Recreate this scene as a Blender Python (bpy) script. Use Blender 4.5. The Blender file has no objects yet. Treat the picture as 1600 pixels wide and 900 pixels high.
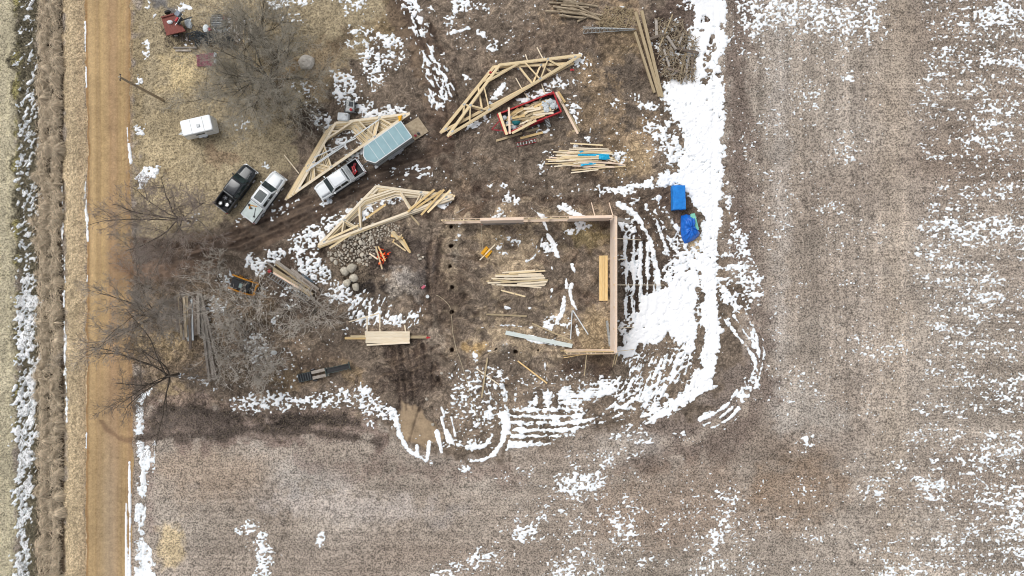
import bpy, bmesh, math, random
import numpy as np
from mathutils import Vector, Matrix

# ---------------------------------------------------------------- camera, light, exposure
SC = bpy.context.scene
COL = SC.collection
S = 0.075            # metres of ground per photograph pixel
H = 80.0             # camera height in metres

cam_data = bpy.data.cameras.new('camera')
cam_data.sensor_fit = 'HORIZONTAL'
cam_data.sensor_width = 36.0
cam_data.lens = 24.0
cam_data.clip_start = 1.0
cam_data.clip_end = 5000.0
cam = bpy.data.objects.new('camera', cam_data)
cam.location = (0, 0, H)
cam.rotation_euler = (0, 0, 0)
COL.objects.link(cam)
SC.camera = cam

SUN_EL, SUN_AZ = math.radians(52), math.radians(138)     # azimuth counted from +X, counter-clockwise
world = bpy.data.worlds.new('World')
SC.world = world
world.use_nodes = True
wn, wl = world.node_tree.nodes, world.node_tree.links
wn.clear()
w_out = wn.new('ShaderNodeOutputWorld')
w_bg = wn.new('ShaderNodeBackground')
w_bg.inputs['Strength'].default_value = 0.13
w_sky = wn.new('ShaderNodeTexSky')
w_sky.sky_type = 'NISHITA'
w_sky.sun_disc = False
w_sky.sun_elevation = SUN_EL
w_sky.sun_rotation = math.radians(90) - SUN_AZ
w_sky.dust_density = 3.0
w_hs = wn.new('ShaderNodeHueSaturation')                   # overcast: a grey rather than a blue sky
w_hs.inputs['Saturation'].default_value = 0.25
wl.new(w_sky.outputs[0], w_hs.inputs['Color'])
wl.new(w_hs.outputs[0], w_bg.inputs['Color'])
wl.new(w_bg.outputs[0], w_out.inputs['Surface'])

sun_data = bpy.data.lights.new('sun', 'SUN')
sun_data.energy = 0.9
sun_data.angle = math.radians(38)
sun_data.color = (1.0, 0.985, 0.965)
sun = bpy.data.objects.new('sun', sun_data)
sd = Vector((math.cos(SUN_EL)*math.cos(SUN_AZ), math.cos(SUN_EL)*math.sin(SUN_AZ), math.sin(SUN_EL)))
sun.rotation_euler = sd.to_track_quat('Z', 'Y').to_euler()
sun.location = sd*100
COL.objects.link(sun)

SC.view_settings.view_transform = 'Standard'
SC.view_settings.look = 'None'
SC.view_settings.exposure = 0.27
SC.view_settings.gamma = 1.0
SC.view_settings.use_curve_mapping = False
SC.cycles.pixel_filter_type = 'BLACKMAN_HARRIS'
SC.cycles.filter_width = 1.0
SC.cycles.max_bounces = 5
SC.cycles.diffuse_bounces = 2

# ---------------------------------------------------------------- materials
def lin(h):
    h = h.lstrip('#')
    v = [int(h[i:i+2], 16)/255 for i in (0, 2, 4)]
    return tuple(c/12.92 if c <= 0.04045 else ((c+0.055)/1.055)**2.4 for c in v)

def nmat(name):
    m = bpy.data.materials.new(name)
    m.use_nodes = True
    nt = m.node_tree
    b = nt.nodes['Principled BSDF']
    return m, nt.nodes, nt.links, b

def mat(name, c1, c2=None, rough=0.7, metal=0.0, scale=6.0, detail=4.0, stretch=(1, 1, 1), bump=0.0,
        vary=0.0, coat=0.0, spec=0.4, ramp=(0.35, 0.65), glow=None):
    """two-tone noise material in object space; vary = brightness change from one object to the next"""
    m, N, L, b = nmat(name)
    c1 = lin(c1) if isinstance(c1, str) else c1
    c2 = c1 if c2 is None else (lin(c2) if isinstance(c2, str) else c2)
    tc = N.new('ShaderNodeTexCoord')
    mp = N.new('ShaderNodeMapping'); mp.inputs['Scale'].default_value = stretch
    L.new(tc.outputs['Object'], mp.inputs['Vector'])
    oi = N.new('ShaderNodeObjectInfo')
    ad = N.new('ShaderNodeVectorMath'); ad.operation = 'ADD'
    mu = N.new('ShaderNodeMath'); mu.operation = 'MULTIPLY'; mu.inputs[1].default_value = 57.0
    L.new(oi.outputs['Random'], mu.inputs[0])
    L.new(mp.outputs[0], ad.inputs[0]); L.new(mu.outputs[0], ad.inputs[1])
    nz = N.new('ShaderNodeTexNoise'); nz.inputs['Scale'].default_value = scale; nz.inputs['Detail'].default_value = detail
    L.new(ad.outputs[0], nz.inputs['Vector'])
    rp = N.new('ShaderNodeValToRGB')
    rp.color_ramp.elements[0].position = ramp[0]; rp.color_ramp.elements[1].position = ramp[1]
    rp.color_ramp.elements[0].color = (*c1, 1); rp.color_ramp.elements[1].color = (*c2, 1)
    L.new(nz.outputs['Fac'], rp.inputs['Fac'])
    out = rp.outputs['Color']
    if vary:
        mr = N.new('ShaderNodeMapRange')
        mr.inputs['To Min'].default_value = 1-vary; mr.inputs['To Max'].default_value = 1+vary*0.5
        L.new(oi.outputs['Random'], mr.inputs['Value'])
        mx = N.new('ShaderNodeVectorMath'); mx.operation = 'SCALE'
        L.new(out, mx.inputs[0]); L.new(mr.outputs[0], mx.inputs['Scale'])
        out = mx.outputs[0]
    L.new(out, b.inputs['Base Color'])
    b.inputs['Roughness'].default_value = rough
    b.inputs['Metallic'].default_value = metal
    b.inputs['Specular IOR Level'].default_value = spec
    b.inputs['Coat Weight'].default_value = coat
    b.inputs['Coat Roughness'].default_value = 0.08
    if bump:
        bp = N.new('ShaderNodeBump'); bp.inputs['Strength'].default_value = bump; bp.inputs['Distance'].default_value = 0.03
        L.new(nz.outputs['Fac'], bp.inputs['Height']); L.new(bp.outputs[0], b.inputs['Normal'])
    if glow:
        L.new(out, b.inputs['Emission Color']); b.inputs['Emission Strength'].default_value = glow
    return m

# ---------------------------------------------------------------- tags and mesh helpers
def tag(o, label=None, cat=None, group=None, kind=None):
    if label: o['label'] = label
    if cat: o['category'] = cat
    if group: o['group'] = group
    if kind: o['kind'] = kind
    return o

def empty(name, loc, rz=0.0, label=None, cat=None, group=None):
    o = bpy.data.objects.new(name, None)
    o.empty_display_size = 0.3
    o.location = loc
    o.rotation_euler = (0, 0, rz)
    COL.objects.link(o)
    return tag(o, label, cat, group)

class MB:
    """collects simple shapes and links them as ONE mesh object"""
    def __init__(s):
        s.v = []; s.f = []
    def add(s, vs, fs):
        n = len(s.v)
        s.v += [tuple(p) for p in vs]
        s.f += [tuple(i+n for i in f) for f in fs]
        return s
    def box(s, c, d, rz=0.0, taper=1.0):
        x, y, z = d[0]/2, d[1]/2, d[2]/2
        ca, sa = math.cos(rz), math.sin(rz)
        vs = []
        for zz, k in ((-z, 1.0), (z, taper)):
            for xx, yy in ((-x, -y), (x, -y), (x, y), (-x, y)):
                xx, yy = xx*k, yy*k
                vs.append((c[0]+xx*ca-yy*sa, c[1]+xx*sa+yy*ca, c[2]+zz))
        return s.add(vs, [(3, 2, 1, 0), (4, 5, 6, 7), (0, 1, 5, 4), (1, 2, 6, 5), (2, 3, 7, 6), (3, 0, 4, 7)])
    def beam(s, p0, p1, w, t, up=(0, 0, 1)):
        """a bar of width w (sideways) and thickness t (along up)"""
        p0, p1 = Vector(p0), Vector(p1)
        d = (p1-p0).normalized()
        u = Vector(up)
        if abs(d.dot(u)) > 0.98: u = Vector((1, 0, 0))
        a = d.cross(u).normalized(); b = a.cross(d).normalized()
        vs = []
        for p in (p0, p1):
            for i, j in ((-1, -1), (1, -1), (1, 1), (-1, 1)):
                vs.append(p+a*(i*w/2)+b*(j*t/2))
        return s.add(vs, [(0, 1, 2, 3), (7, 6, 5, 4), (1, 0, 4, 5), (2, 1, 5, 6), (3, 2, 6, 7), (0, 3, 7, 4)])
    def tube(s, pts, rs, n=6, cap=True):
        pts = [Vector(p) for p in pts]
        if not hasattr(rs, '__len__'): rs = [rs]*len(pts)
        base = len(s.v)
        d0 = (pts[1]-pts[0]).normalized()
        ref = Vector((0, 0, 1)) if abs(d0.z) < 0.9 else Vector((1, 0, 0))
        a = d0.cross(ref).normalized()
        for i, p in enumerate(pts):
            d = (pts[min(i+1, len(pts)-1)]-pts[max(i-1, 0)])
            if d.length < 1e-9: d = d0
            d.normalize()
            a = (a-d*a.dot(d))
            if a.length < 1e-6: a = d.orthogonal()
            a.normalize(); b = d.cross(a)
            for k in range(n):
                t = 2*math.pi*k/n
                q = p+(a*math.cos(t)+b*math.sin(t))*rs[i]
                s.v.append((q.x, q.y, q.z))
        for i in range(len(pts)-1):
            for k in range(n):
                k2 = (k+1) % n
                s.f.append((base+i*n+k, base+i*n+k2, base+(i+1)*n+k2, base+(i+1)*n+k))
        if cap:
            s.f.append(tuple(base+k for k in range(n))[::-1])
            s.f.append(tuple(base+(len(pts)-1)*n+k for k in range(n)))
        return s
    def loft(s, rings, cap0=True, cap1=True):
        base = len(s.v); n = len(rings[0])
        for r in rings: s.v += [tuple(p) for p in r]
        for i in range(len(rings)-1):
            for k in range(n):
                k2 = (k+1) % n
                s.f.append((base+i*n+k, base+i*n+k2, base+(i+1)*n+k2, base+(i+1)*n+k))
        if cap0: s.f.append(tuple(base+k for k in range(n))[::-1])
        if cap1: s.f.append(tuple(base+(len(rings)-1)*n+k for k in range(n)))
        return s
    def prism(s, poly, z0, z1):
        return s.loft([[(x, y, z0) for x, y in poly], [(x, y, z1) for x, y in poly]])
    def panel(s, quad, t=0.006):
        """a quad (anticlockwise seen from outside) given a thickness t outwards"""
        q = [Vector(p) for p in quad]
        n = (q[1]-q[0]).cross(q[-1]-q[0]).normalized()*t
        return s.loft([[p for p in q], [p+n for p in q]])
    def build(s, name, m, parent=None, loc=None, rot=None, smooth=False):
        me = bpy.data.meshes.new(name)
        me.from_pydata(s.v, [], s.f)
        if smooth: me.polygons.foreach_set('use_smooth', [True]*len(me.polygons))
        me.materials.append(m)
        me.update()
        bm = bmesh.new(); bm.from_mesh(me); bmesh.ops.recalc_face_normals(bm, faces=bm.faces); bm.to_mesh(me); bm.free()
        o = bpy.data.objects.new(name, me)
        COL.objects.link(o)
        if parent: o.parent = parent
        if loc is not None: o.location = loc
        if rot is not None: o.rotation_euler = rot
        return o

def bevel(o, w, seg=2):
    md = o.modifiers.new('bevel', 'BEVEL'); md.width = w; md.segments = seg; md.limit_method = 'ANGLE'
    return o
# ---------------------------------------------------------------- terrain: fields over the ground, in photograph pixels
STEP = 1.0
def axis(a, b, far):
    core = np.arange(a, b, STEP)
    out = STEP*1.6*np.cumsum(1.35**np.arange(34)); out = out[out < far]
    return np.concatenate([(core[0]-out)[::-1], core, core[-1]+out]).astype(np.float32)
GX = axis(-230, 1830, 22000); GY = axis(-150, 1050, 22000)
NX, NY = len(GX), len(GY)
rng = np.random.default_rng(11)
TAB = [rng.standard_normal((256, 256)).astype(np.float32) for _ in range(12)]

def sep_noise(sx, sy, seed, ox=0.0):
    """value noise over the whole grid, cells of sx by sy pixels"""
    T = TAB[seed % 12]
    u = GX/sx+17.3*seed+ox; v = GY/sy+9.1*seed
    iu = np.floor(u).astype(int); tu = (u-iu); tu = tu*tu*(3-2*tu)
    iv = np.floor(v).astype(int); tv = (v-iv); tv = tv*tv*(3-2*tv)
    A = T[iv % 256]*(1-tv)[:, None]+T[(iv+1) % 256]*tv[:, None]
    return A[:, iu % 256]*(1-tu)+A[:, (iu+1) % 256]*tu
def pt_noise(X, Y, sc, seed):
    T = TAB[seed % 12]
    u = X/sc+13.7*seed; v = Y/sc+5.3*seed
    iu = np.floor(u).astype(int); tu = u-iu; tu = tu*tu*(3-2*tu)
    iv = np.floor(v).astype(int); tv = v-iv; tv = tv*tv*(3-2*tv)
    iu0, iu1, iv0, iv1 = iu % 256, (iu+1) % 256, iv % 256, (iv+1) % 256
    return (T[iv0, iu0]*(1-tu)+T[iv0, iu1]*tu)*(1-tv)+(T[iv1, iu0]*(1-tu)+T[iv1, iu1]*tu)*tv
def fbm(sx, sy, octs, seed, gain=0.6):
    r = 0; a = 1.0; k = 0.0
    for i in range(octs):
        r = r+a*sep_noise(sx/2**i, sy/2**i, seed+i*3, i*3.1); k += a*a; a *= gain
    return (r/(0.66*math.sqrt(k))).astype(np.float32)
ISO = fbm(13, 11, 3, 1, 0.85)
FIN = fbm(4.8, 4.0, 2, 2, 0.9)
TIN = fbm(2.9, 2.4, 1, 6)
HOR = fbm(27, 7, 4, 3, 0.85)
VER = fbm(8, 40, 3, 4, 0.8)
LOW = fbm(160, 150, 3, 5)
MID = fbm(48, 44, 3, 6)
WRP = fbm(22, 22, 3, 7, 0.7)

def window(pts, pad):
    xs = [p[0] for p in pts]; ys = [p[1] for p in pts]
    i0, i1 = np.searchsorted(GX, [min(xs)-pad, max(xs)+pad]); j0, j1 = np.searchsorted(GY, [min(ys)-pad, max(ys)+pad])
    sl = (slice(j0, max(j1, j0+1)), slice(i0, max(i1, i0+1)))
    X, Y = np.meshgrid(GX[sl[1]], GY[sl[0]])
    return sl, X, Y
def sd_poly(pts, X, Y):
    d = np.full(X.shape, 1e9, np.float32); ins = np.zeros(X.shape, bool)
    n = len(pts)
    for i in range(n):
        x0, y0 = pts[i]; x1, y1 = pts[(i+1) % n]
        ex, ey = x1-x0, y1-y0; L2 = ex*ex+ey*ey+1e-9
        t = np.clip(((X-x0)*ex+(Y-y0)*ey)/L2, 0, 1)
        d = np.minimum(d, (X-x0-t*ex)**2+(Y-y0-t*ey)**2)
        c = (y0 > Y) != (y1 > Y)
        if y1 != y0: ins ^= c & (X < (x1-x0)*(Y-y0)/(y1-y0)+x0)
    d = np.sqrt(d)
    return np.where(ins, -d, d)
def sd_line(pts, w, X, Y):
    ws = w if hasattr(w, '__len__') else [w]*len(pts)
    d = np.full(X.shape, 1e9, np.float32)
    for i in range(len(pts)-1):
        x0, y0 = pts[i]; x1, y1 = pts[i+1]
        ex, ey = x1-x0, y1-y0; L2 = ex*ex+ey*ey+1e-9
        t = np.clip(((X-x0)*ex+(Y-y0)*ey)/L2, 0, 1)
        d = np.minimum(d, np.hypot(X-x0-t*ex, Y-y0-t*ey)-(ws[i]*(1-t)+ws[i+1]*t)/2)
    return d
def curve(pts, n=6):
    """Catmull-Rom through points"""
    if len(pts) < 3: return pts
    P = [pts[0]]+list(pts)+[pts[-1]]; out = []
    for i in range(1, len(P)-2):
        p0, p1, p2, p3 = P[i-1], P[i], P[i+1], P[i+2]
        for k in range(n):
            t = k/n
            out.append(tuple(0.5*((2*p1[j])+(-p0[j]+p2[j])*t+(2*p0[j]-5*p1[j]+4*p2[j]-p3[j])*t*t+(-p0[j]+3*p1[j]-3*p2[j]+p3[j])*t**3) for j in range(len(p1))))
    out.append(tuple(pts[-1]))
    return out
def ell(cx, cy, rx, ry, a=0, n=16):
    a = math.radians(a)
    return [(cx+rx*math.cos(t)*math.cos(a)-ry*math.sin(t)*math.sin(a), cy+rx*math.cos(t)*math.sin(a)+ry*math.sin(t)*math.cos(a)) for t in [2*math.pi*k/n for k in range(n)]]

# ---- soil colour, grain, height
colr = np.zeros((NY, NX, 3), np.float32)
grain = np.ones((NY, NX), np.float32)*1.0           # stubble contrast
straw = np.zeros((NY, NX), np.float32)              # dry grass amount
gz = np.zeros((NY, NX), np.float32)
rough_h = np.ones((NY, NX), np.float32)*0.5         # roughness of the ground in height

def smooth(t): return t*t*(3-2*t)
def paint(shape, c, a=1.0, fall=10, warp=6, g=None, st=None, h=None, rh=None, line=None, breakup=0.0):
    pts = shape
    sl, X, Y = window(pts, fall+warp*2.5+(max(line) if hasattr(line, '__len__') else (line or 0)))
    d = sd_line(pts, line, X, Y) if line is not None else sd_poly(pts, X, Y)
    d = d+warp*WRP[sl]
    t = smooth(np.clip((fall-d)/(2*fall), 0, 1))*a
    if breakup: t = t*np.clip(0.5+breakup*MID[sl]+0.6*breakup*ISO[sl], 0, 1)
    if c is not None:
        cc = np.array(lin(c), np.float32)
        colr[sl] = colr[sl]*(1-t[..., None])+cc*t[..., None]
    if g is not None: grain[sl] = grain[sl]*(1-t)+g*t
    if st is not None: straw[sl] = straw[sl]*(1-t)+st*t
    if rh is not None: rough_h[sl] = rough_h[sl]*(1-t)+rh*t
    if h is not None: gz[sl] += h*t

# field: three tones of stubble
f1, f2, f3 = (np.array(lin(c), np.float32) for c in ('#8f8478', '#a69b8f', '#7f6f62'))
a = np.clip(0.38+0.17*LOW+0.12*fbm(70, 240, 2, 8), 0, 1)[..., None]
b = np.clip(0.28+0.2*fbm(240, 110, 3, 9), 0, 1)[..., None]
colr[:] = f1*(1-a)+f2*a
colr[:] = colr*(1-b*0.7)+f3*b*0.7
FIELD = 1.0
rows = (0.5+0.5*np.sin(GY[:, None]*2*math.pi/6.2+0.6*LOW))*np.clip((GX-1240)/120, 0, 1)[None, :]
gz += 0.03*rows.astype(np.float32)
vert = (sep_noise(3.4, 260, 4)*0.6+sep_noise(9, 400, 7)*0.6)
horz = (sep_noise(220, 3.0, 8)*0.6+sep_noise(300, 8, 9)*0.6)
wv = np.clip((GX-1130)/30, 0, 1)*np.clip((1440-GX)/30, 0, 1); wh = np.clip((GX-1420)/40, 0, 1)
wlow = np.clip((GY-690)/40, 0, 1)[:, None]
colr *= (1+0.13*(vert*wv[None, :]*(1-wlow)+horz*np.maximum(wh[None, :], wlow)))[..., None]
# lighter vertical wheelings of the field and the paler headland
paint([(1217, -150), (1216, 200), (1222, 420), (1214, 640), (1230, 660)], '#aaa198', 0.55, 12, 5, line=26)
paint([(1395, -150), (1395, 1050)], '#a99a88', 0.35, 25, 8, line=40)
paint(ell(1250, 640, 70, 35, 10), '#aba49b', 0.5, 25, 8)
paint([(1150, -150), (1156, 300), (1165, 460), (1200, 620), (1130, 690), (1000, 720)], '#6f6259', 0.85, 16, 8, line=40)
paint([(1090, 490), (1150, 480), (1180, 560), (1150, 640), (1080, 690), (990, 690), (960, 660), (1080, 610)], '#6c6058', 0.75, 12, 7)
paint(ell(1050, 790, 130, 60, -8), '#8b7868', 0.5, 30, 10)
paint(ell(1245, 770, 70, 50, -8), '#85705c', 0.6, 30, 10)
paint(ell(985, 690, 60, 20, 0), '#b0a89f', 0.4, 14, 8)
paint(ell(560, 790, 170, 20, 3), '#b3a9a1', 0.55, 18, 8)
paint(ell(480, 745, 60, 22, 3), '#a5a09a', 0.4, 18, 8)
paint(ell(640, 735, 170, 18, 4), '#7e6d63', 0.5, 16, 9)
paint(ell(330, 740, 80, 40, 0), '#9c8a78', 0.6, 30, 9)
paint(ell(265, 850, 22, 34, 0), '#b8a583', 0.8, 12, 6, st=0.6)
paint([(225, 690), (232, 760), (236, 830)], '#8a7a72', 0.6, 8, 3, line=16)

# far left: stubble, ditch, reeds bed, verge
paint([(-230, -150), (26, -150), (26, 1050), (-230, 1050)], '#a39a83', 1, 4, 2, g=0.9, st=0.5)
for xx in (-60, -40, -20, -2, 12):
    paint([(xx, -150), (xx, 1050)], '#b7ad8f', 0.45, 3, 1.5, line=4)
paint([(22, -150), (58, -150), (58, 1050), (22, 1050)], '#6b6453', 1, 4, 4, g=1.2, st=0.3, rh=1.6)
paint([(24, -150), (24, 1050)], '#a39a5e', 0.5, 3, 2, line=4, st=0.8, breakup=0.9)
paint([(54, -150), (98, -150), (102, 1050), (50, 1050)], '#4b3f32', 1, 4, 3, g=1.0, st=0.4, rh=1.2)
paint([(96, -150), (134, -150), (136, 300), (134, 1050), (100, 1050)], '#bba88a', 1, 3, 2.5, g=0.8, st=0.9)
paint([(124, -150), (130, 1050)], '#ad977c', 0.6, 3, 1.5, line=9)

# yard of trampled earth
yard = [(205, -150), (1080, -150), (1080, 40), (1120, 60), (1130, 200), (1128, 400), (1175, 460), (1165, 560), (1100, 640), (1000, 665), (880, 680), (790, 710), (700, 720), (640, 705), (600, 670), (430, 665), (300, 640), (206, 650)]
paint(yard, '#75685b', 1, 9, 7, g=0.12, st=0.0, rh=1.4)
# tan worn earth
paint([(820, -150), (1000, -150), (1000, 60), (1010, 140), (1030, 250), (960, 300), (860, 290), (840, 230), (910, 150), (870, 60)], '#8c7860', 0.75, 22, 12, breakup=0.75)
paint([(690, 335), (960, 330), (960, 560), (870, 560), (690, 560)], '#8f7f6a', 0.95, 9, 6, breakup=0.75, g=0.12)
paint(ell(935, 530, 28, 40), '#998669', 0.7, 12, 6)
paint(ell(925, 368, 32, 14), '#94845f', 0.7, 8, 5)
paint(ell(765, 375, 18, 18), '#9c8b72', 0.6, 8, 6)
paint(ell(712, 370, 14, 36), '#a3937c', 0.75, 8, 6)
paint(ell(710, 400, 9, 22), '#b3a898', 0.6, 5, 5)
paint(ell(980, 258, 36, 20), '#9a866a', 0.75, 14, 8)
paint(ell(975, 60, 40, 24), '#95805f', 0.6, 14, 8)
paint(ell(600, 20, 60, 50), '#94805e', 0.6, 22, 10, st=0.4)
# lawn
lawn = [(206, -150), (600, -150), (610, 20), (570, 50), (535, 120), (490, 165), (455, 235), (440, 300), (360, 350), (300, 372), (240, 380), (206, 372)]
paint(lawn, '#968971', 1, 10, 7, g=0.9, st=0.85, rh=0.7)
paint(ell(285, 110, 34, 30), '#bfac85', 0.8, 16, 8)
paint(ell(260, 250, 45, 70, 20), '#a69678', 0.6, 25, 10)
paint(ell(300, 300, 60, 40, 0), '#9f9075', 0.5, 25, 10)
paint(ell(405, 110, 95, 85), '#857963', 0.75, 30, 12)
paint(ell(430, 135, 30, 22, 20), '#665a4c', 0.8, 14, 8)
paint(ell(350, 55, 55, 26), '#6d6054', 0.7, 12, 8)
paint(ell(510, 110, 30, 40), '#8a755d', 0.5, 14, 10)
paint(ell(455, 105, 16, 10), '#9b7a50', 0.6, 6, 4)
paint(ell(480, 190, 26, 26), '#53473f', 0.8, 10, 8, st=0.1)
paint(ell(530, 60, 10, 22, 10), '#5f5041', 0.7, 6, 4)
paint([(232, -40), (250, 0), (262, 12), (276, 24)], '#6d6a68', 0.95, 5, 3, line=[40, 26, 16, 8], g=0.4, st=0.0)
paint([(214, 40), (215, 300)], '#8b7b5e', 0.5, 6, 4, line=8)
paint(ell(345, 240, 22, 10, 10), '#7c6653', 0.6, 8, 5)
for p in ([(240, 262), (262, 243)], [(258, 268), (280, 255)]): paint(p, '#6a5a44', 0.6, 3, 2, line=4)
# drive and wheel tracks
drive = curve([(196, 410), (270, 402), (360, 378), (440, 345), (520, 308), (600, 275), (680, 240)])
paint(drive, '#564a41', 0.98, 9, 7, line=[74]*6+[50]*(len(drive)-6), st=0.0, g=0.1, rh=1.0, h=-0.05)
paint(curve([(196, 425), (270, 420), (330, 400)]), '#806b5b', 0.7, 10, 5, line=30)
paint(curve([(205, 372), (245, 376), (300, 382), (360, 368), (420, 338)]), '#4a3c34', 0.8, 4, 4, line=9)
paint(curve([(680, 240), (690, 200), (680, 130), (650, 60), (622, -10), (600, -120)]), '#5f5045', 0.95, 12, 7, line=48, st=0.0, rh=1.2)
paint(curve([(660, 150), (655, 100), (625, 40), (590, -20)]), '#82705c', 0.6, 7, 5, line=14)
paint([(560, 160), (640, 150), (720, 60), (800, 60), (860, 110), (860, 260), (780, 300), (700, 320), (620, 290), (600, 240)], '#5a4e45', 0.7, 22, 12, breakup=0.8)
paint(ell(760, 270, 55, 35), '#86735f', 0.55, 20, 12, breakup=0.9)
paint(curve([(740, 285), (830, 288), (900, 282), (960, 272)]), '#5b4d43', 0.7, 6, 4, line=12, h=-0.05)
paint(curve([(740, 305), (830, 312), (900, 312), (960, 300)]), '#54473f', 0.7, 5, 4, line=10, h=-0.06)
paint(ell(710, 325, 40, 18), '#5b4a3f', 0.7, 12, 8)
ds = random.Random(6)
for k in range(26):
    o_ = ds.uniform(-30, 30); s0 = ds.uniform(0, .6); s1 = min(1, s0+ds.uniform(.2, .5)); m0, m1 = int(s0*(len(drive)-1)), int(s1*(len(drive)-1))
    q = [(x+o_*.35, y+o_*.9) for x, y in drive[m0:m1+1]]
    if len(q) > 1: paint(q, ds.choice(('#43372f', '#4a3d34', '#6e5d50', '#54463c', '#7a6858')), .55, 2.2, 2.0, line=ds.choice((2, 3, 5)), h=-.03)
for k in range(90):       # smeared wheel marks on the building floor and round it
    cx, cy = ds.uniform(640, 950), ds.uniform(300, 580); a_ = ds.uniform(0, 6.28); r_ = ds.uniform(25, 80); a1 = a_+ds.uniform(.4, 1.0)
    q = [(cx+r_*math.cos(t), cy+r_*.8*math.sin(t)) for t in np.linspace(a_, a1, 7)]
    paint(q, ds.choice(('#5f5044', '#6b5b4d', '#9a8870', '#57493f', '#b3a189')), .6, 2.2, 2.0, line=ds.choice((2, 3, 6)), h=-.025)
# dark wet ground
paint(ell(645, 590, 55, 55), '#4b4039', 0.9, 22, 12, rh=1.6)
paint(ell(690, 470, 40, 90), '#56483e', 0.7, 20, 10)
paint(ell(920, 575, 50, 20), '#4c3e35', 0.8, 10, 7)
paint(ell(895, 430, 35, 45), '#5d4e43', 0.7, 14, 10, breakup=0.9)
paint(ell(470, 570, 90, 40), '#66574a', 0.6, 20, 12)
paint(ell(480, 582, 90, 22, -6), '#857258', 0.6, 10, 9, st=0.5, breakup=0.9)
paint(ell(1060, 45, 60, 55), '#5e5048', 0.8, 14, 10)
paint(ell(1040, 95, 35, 40), '#57493f', 0.7, 10, 8)
paint(ell(900, 60, 90, 24), '#65564a', 0.6, 14, 10)
paint(ell(1000, 330, 50, 50), '#66574b', 0.7, 16, 8)
paint([(968, 350), (1030, 340), (1075, 420), (1000, 470), (990, 540), (968, 545)], '#4b413a', 0.75, 7, 5)
paint(ell(1062, 312, 34, 44), '#6a584b', 0.7, 10, 6)
paint(ell(470, 400, 60, 26, -30), '#514339', 0.7, 12, 8)
paint(ell(455, 470, 60, 40, 20), '#4d4139', 0.6, 14, 8)
# wooded corner
paint([(206, 455), (330, 450), (430, 470), (440, 560), (380, 600), (300, 600), (206, 600)], '#7d6d5b', 0.8, 14, 9, st=0.4, g=0.9)
paint(ell(250, 530, 40, 28), '#8f7d60', 0.6, 14, 9, st=0.7)
paint(ell(260, 615, 36, 18), '#9a8766', 0.6, 10, 8, st=0.7)
paint(ell(385, 545, 55, 50), '#75695f', 0.7, 14, 10, st=0.5)
paint([(216, 600), (420, 640), (600, 650), (600, 690), (420, 690), (220, 690)], '#7c6c63', 0.8, 9, 8, g=0.9, st=0.3)
for q in ([(215, 684), (330, 680), (460, 660), (560, 662)], [(240, 640), (330, 644), (420, 652), (540, 655)], [(420, 672), (500, 676), (590, 690)]):
    paint(curve(q), '#473f39', 0.8, 5, 2.5, line=13, h=-0.05)
paint(ell(300, 656, 75, 20), '#4d453f', 0.7, 13, 3)
# sand, ash, rock bed
paint([(628, 628), (640, 632), (650, 630), (668, 650), (675, 668), (690, 682), (664, 700), (632, 686), (626, 660)], '#98846b', 0.95, 3, 3, g=0.2, rh=0.3, h=-0.05)
paint(ell(685, 530, 14, 22, -20), '#9a8c7c', 0.7, 6, 6)
paint(ell(683, 500, 5, 26, -8), '#8f8172', 0.6, 4, 4)
paint([(512, 385), (545, 362), (590, 345), (622, 352), (640, 372), (600, 392), (596, 420), (570, 450), (535, 452), (515, 420)], '#675b4e', 0.95, 8, 5, g=0.9, h=0.25)
paint(ell(598, 372, 26, 16), '#8b7d6d', 0.8, 9, 5)
paint(ell(600, 405, 24, 30), '#4b423d', 0.85, 8, 6)
paint(ell(590, 448, 24, 14), '#332e2c', 0.85, 7, 6)
paint(ell(648, 400, 26, 34), '#554b45', 0.75, 10, 8)
paint(ell(632, 438, 28, 22, 15), '#8b8278', 0.9, 9, 6, g=0.6, h=0.5)
paint(ell(628, 428, 14, 9, 15), '#9c938a', 0.7, 5, 5, h=0.25)
paint(ell(660, 432, 12, 18, 15), '#57504c', 0.7, 7, 5)
paint(ell(730, 545, 12, 8), '#a78c63', 0.8, 5, 4, h=0.12); paint(ell(750, 544, 12, 9), '#a78c63', 0.8, 5, 4, h=0.1)
paint(ell(785, 545, 14, 10), '#8f8476', 0.7, 5, 4, h=0.08)
paint(ell(1113, 150, 10, 24, 25), '#b08a68', 0.5, 8, 6)
paint(ell(1090, 380, 9, 10), '#a8957a', 0.9, 4, 3)
paint(ell(655, 20, 14, 14), '#776f69', 0.5, 8, 5)

# ruts and tracks pressed into the mud
def rut(pts, w=5, depth=0.10, c='#40352e', a=0.72):
    q = curve(pts)
    paint([(x+w*.9, y+w*.3) for x, y in q], '#7d6c5c', 0.45, 2.0, 1.6, line=w*.6, h=depth*.4)
    paint(q, c, a, 2.2, 1.6, line=w*.8, h=-depth)
for off in (-9, 9):
    rut([(250, 402+off), (340, 382+off), (440, 343+off), (520, 306+off), (600, 272+off), (700, 245+off)])
for off in (0, 22):
    rut([(640+off, 0), (662+off, 70), (690+off, 140), (700+off, 200)], 5)
rut([(690, 370), (684, 420), (680, 470), (690, 520)], 5); rut([(676, 360), (668, 420), (672, 470)], 4)
for k in range(7):
    rut([(610+k*13, 530+k*3), (620+k*11, 580), (625+k*10, 640)], 4, 0.12)
for k in range(4):
    rut([(600, 570+k*14), (640, 560+k*16), (685, 540+k*18)], 4, 0.10)
rut([(680, 600), (655, 640), (640, 690)], 4); rut([(660, 540), (690, 600), (700, 660)], 4)
rut([(700, 400), (770, 410), (800, 440), (850, 470)], 4, 0.06); rut([(720, 500), (790, 470), (870, 455), (900, 400)], 4, 0.06)
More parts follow.
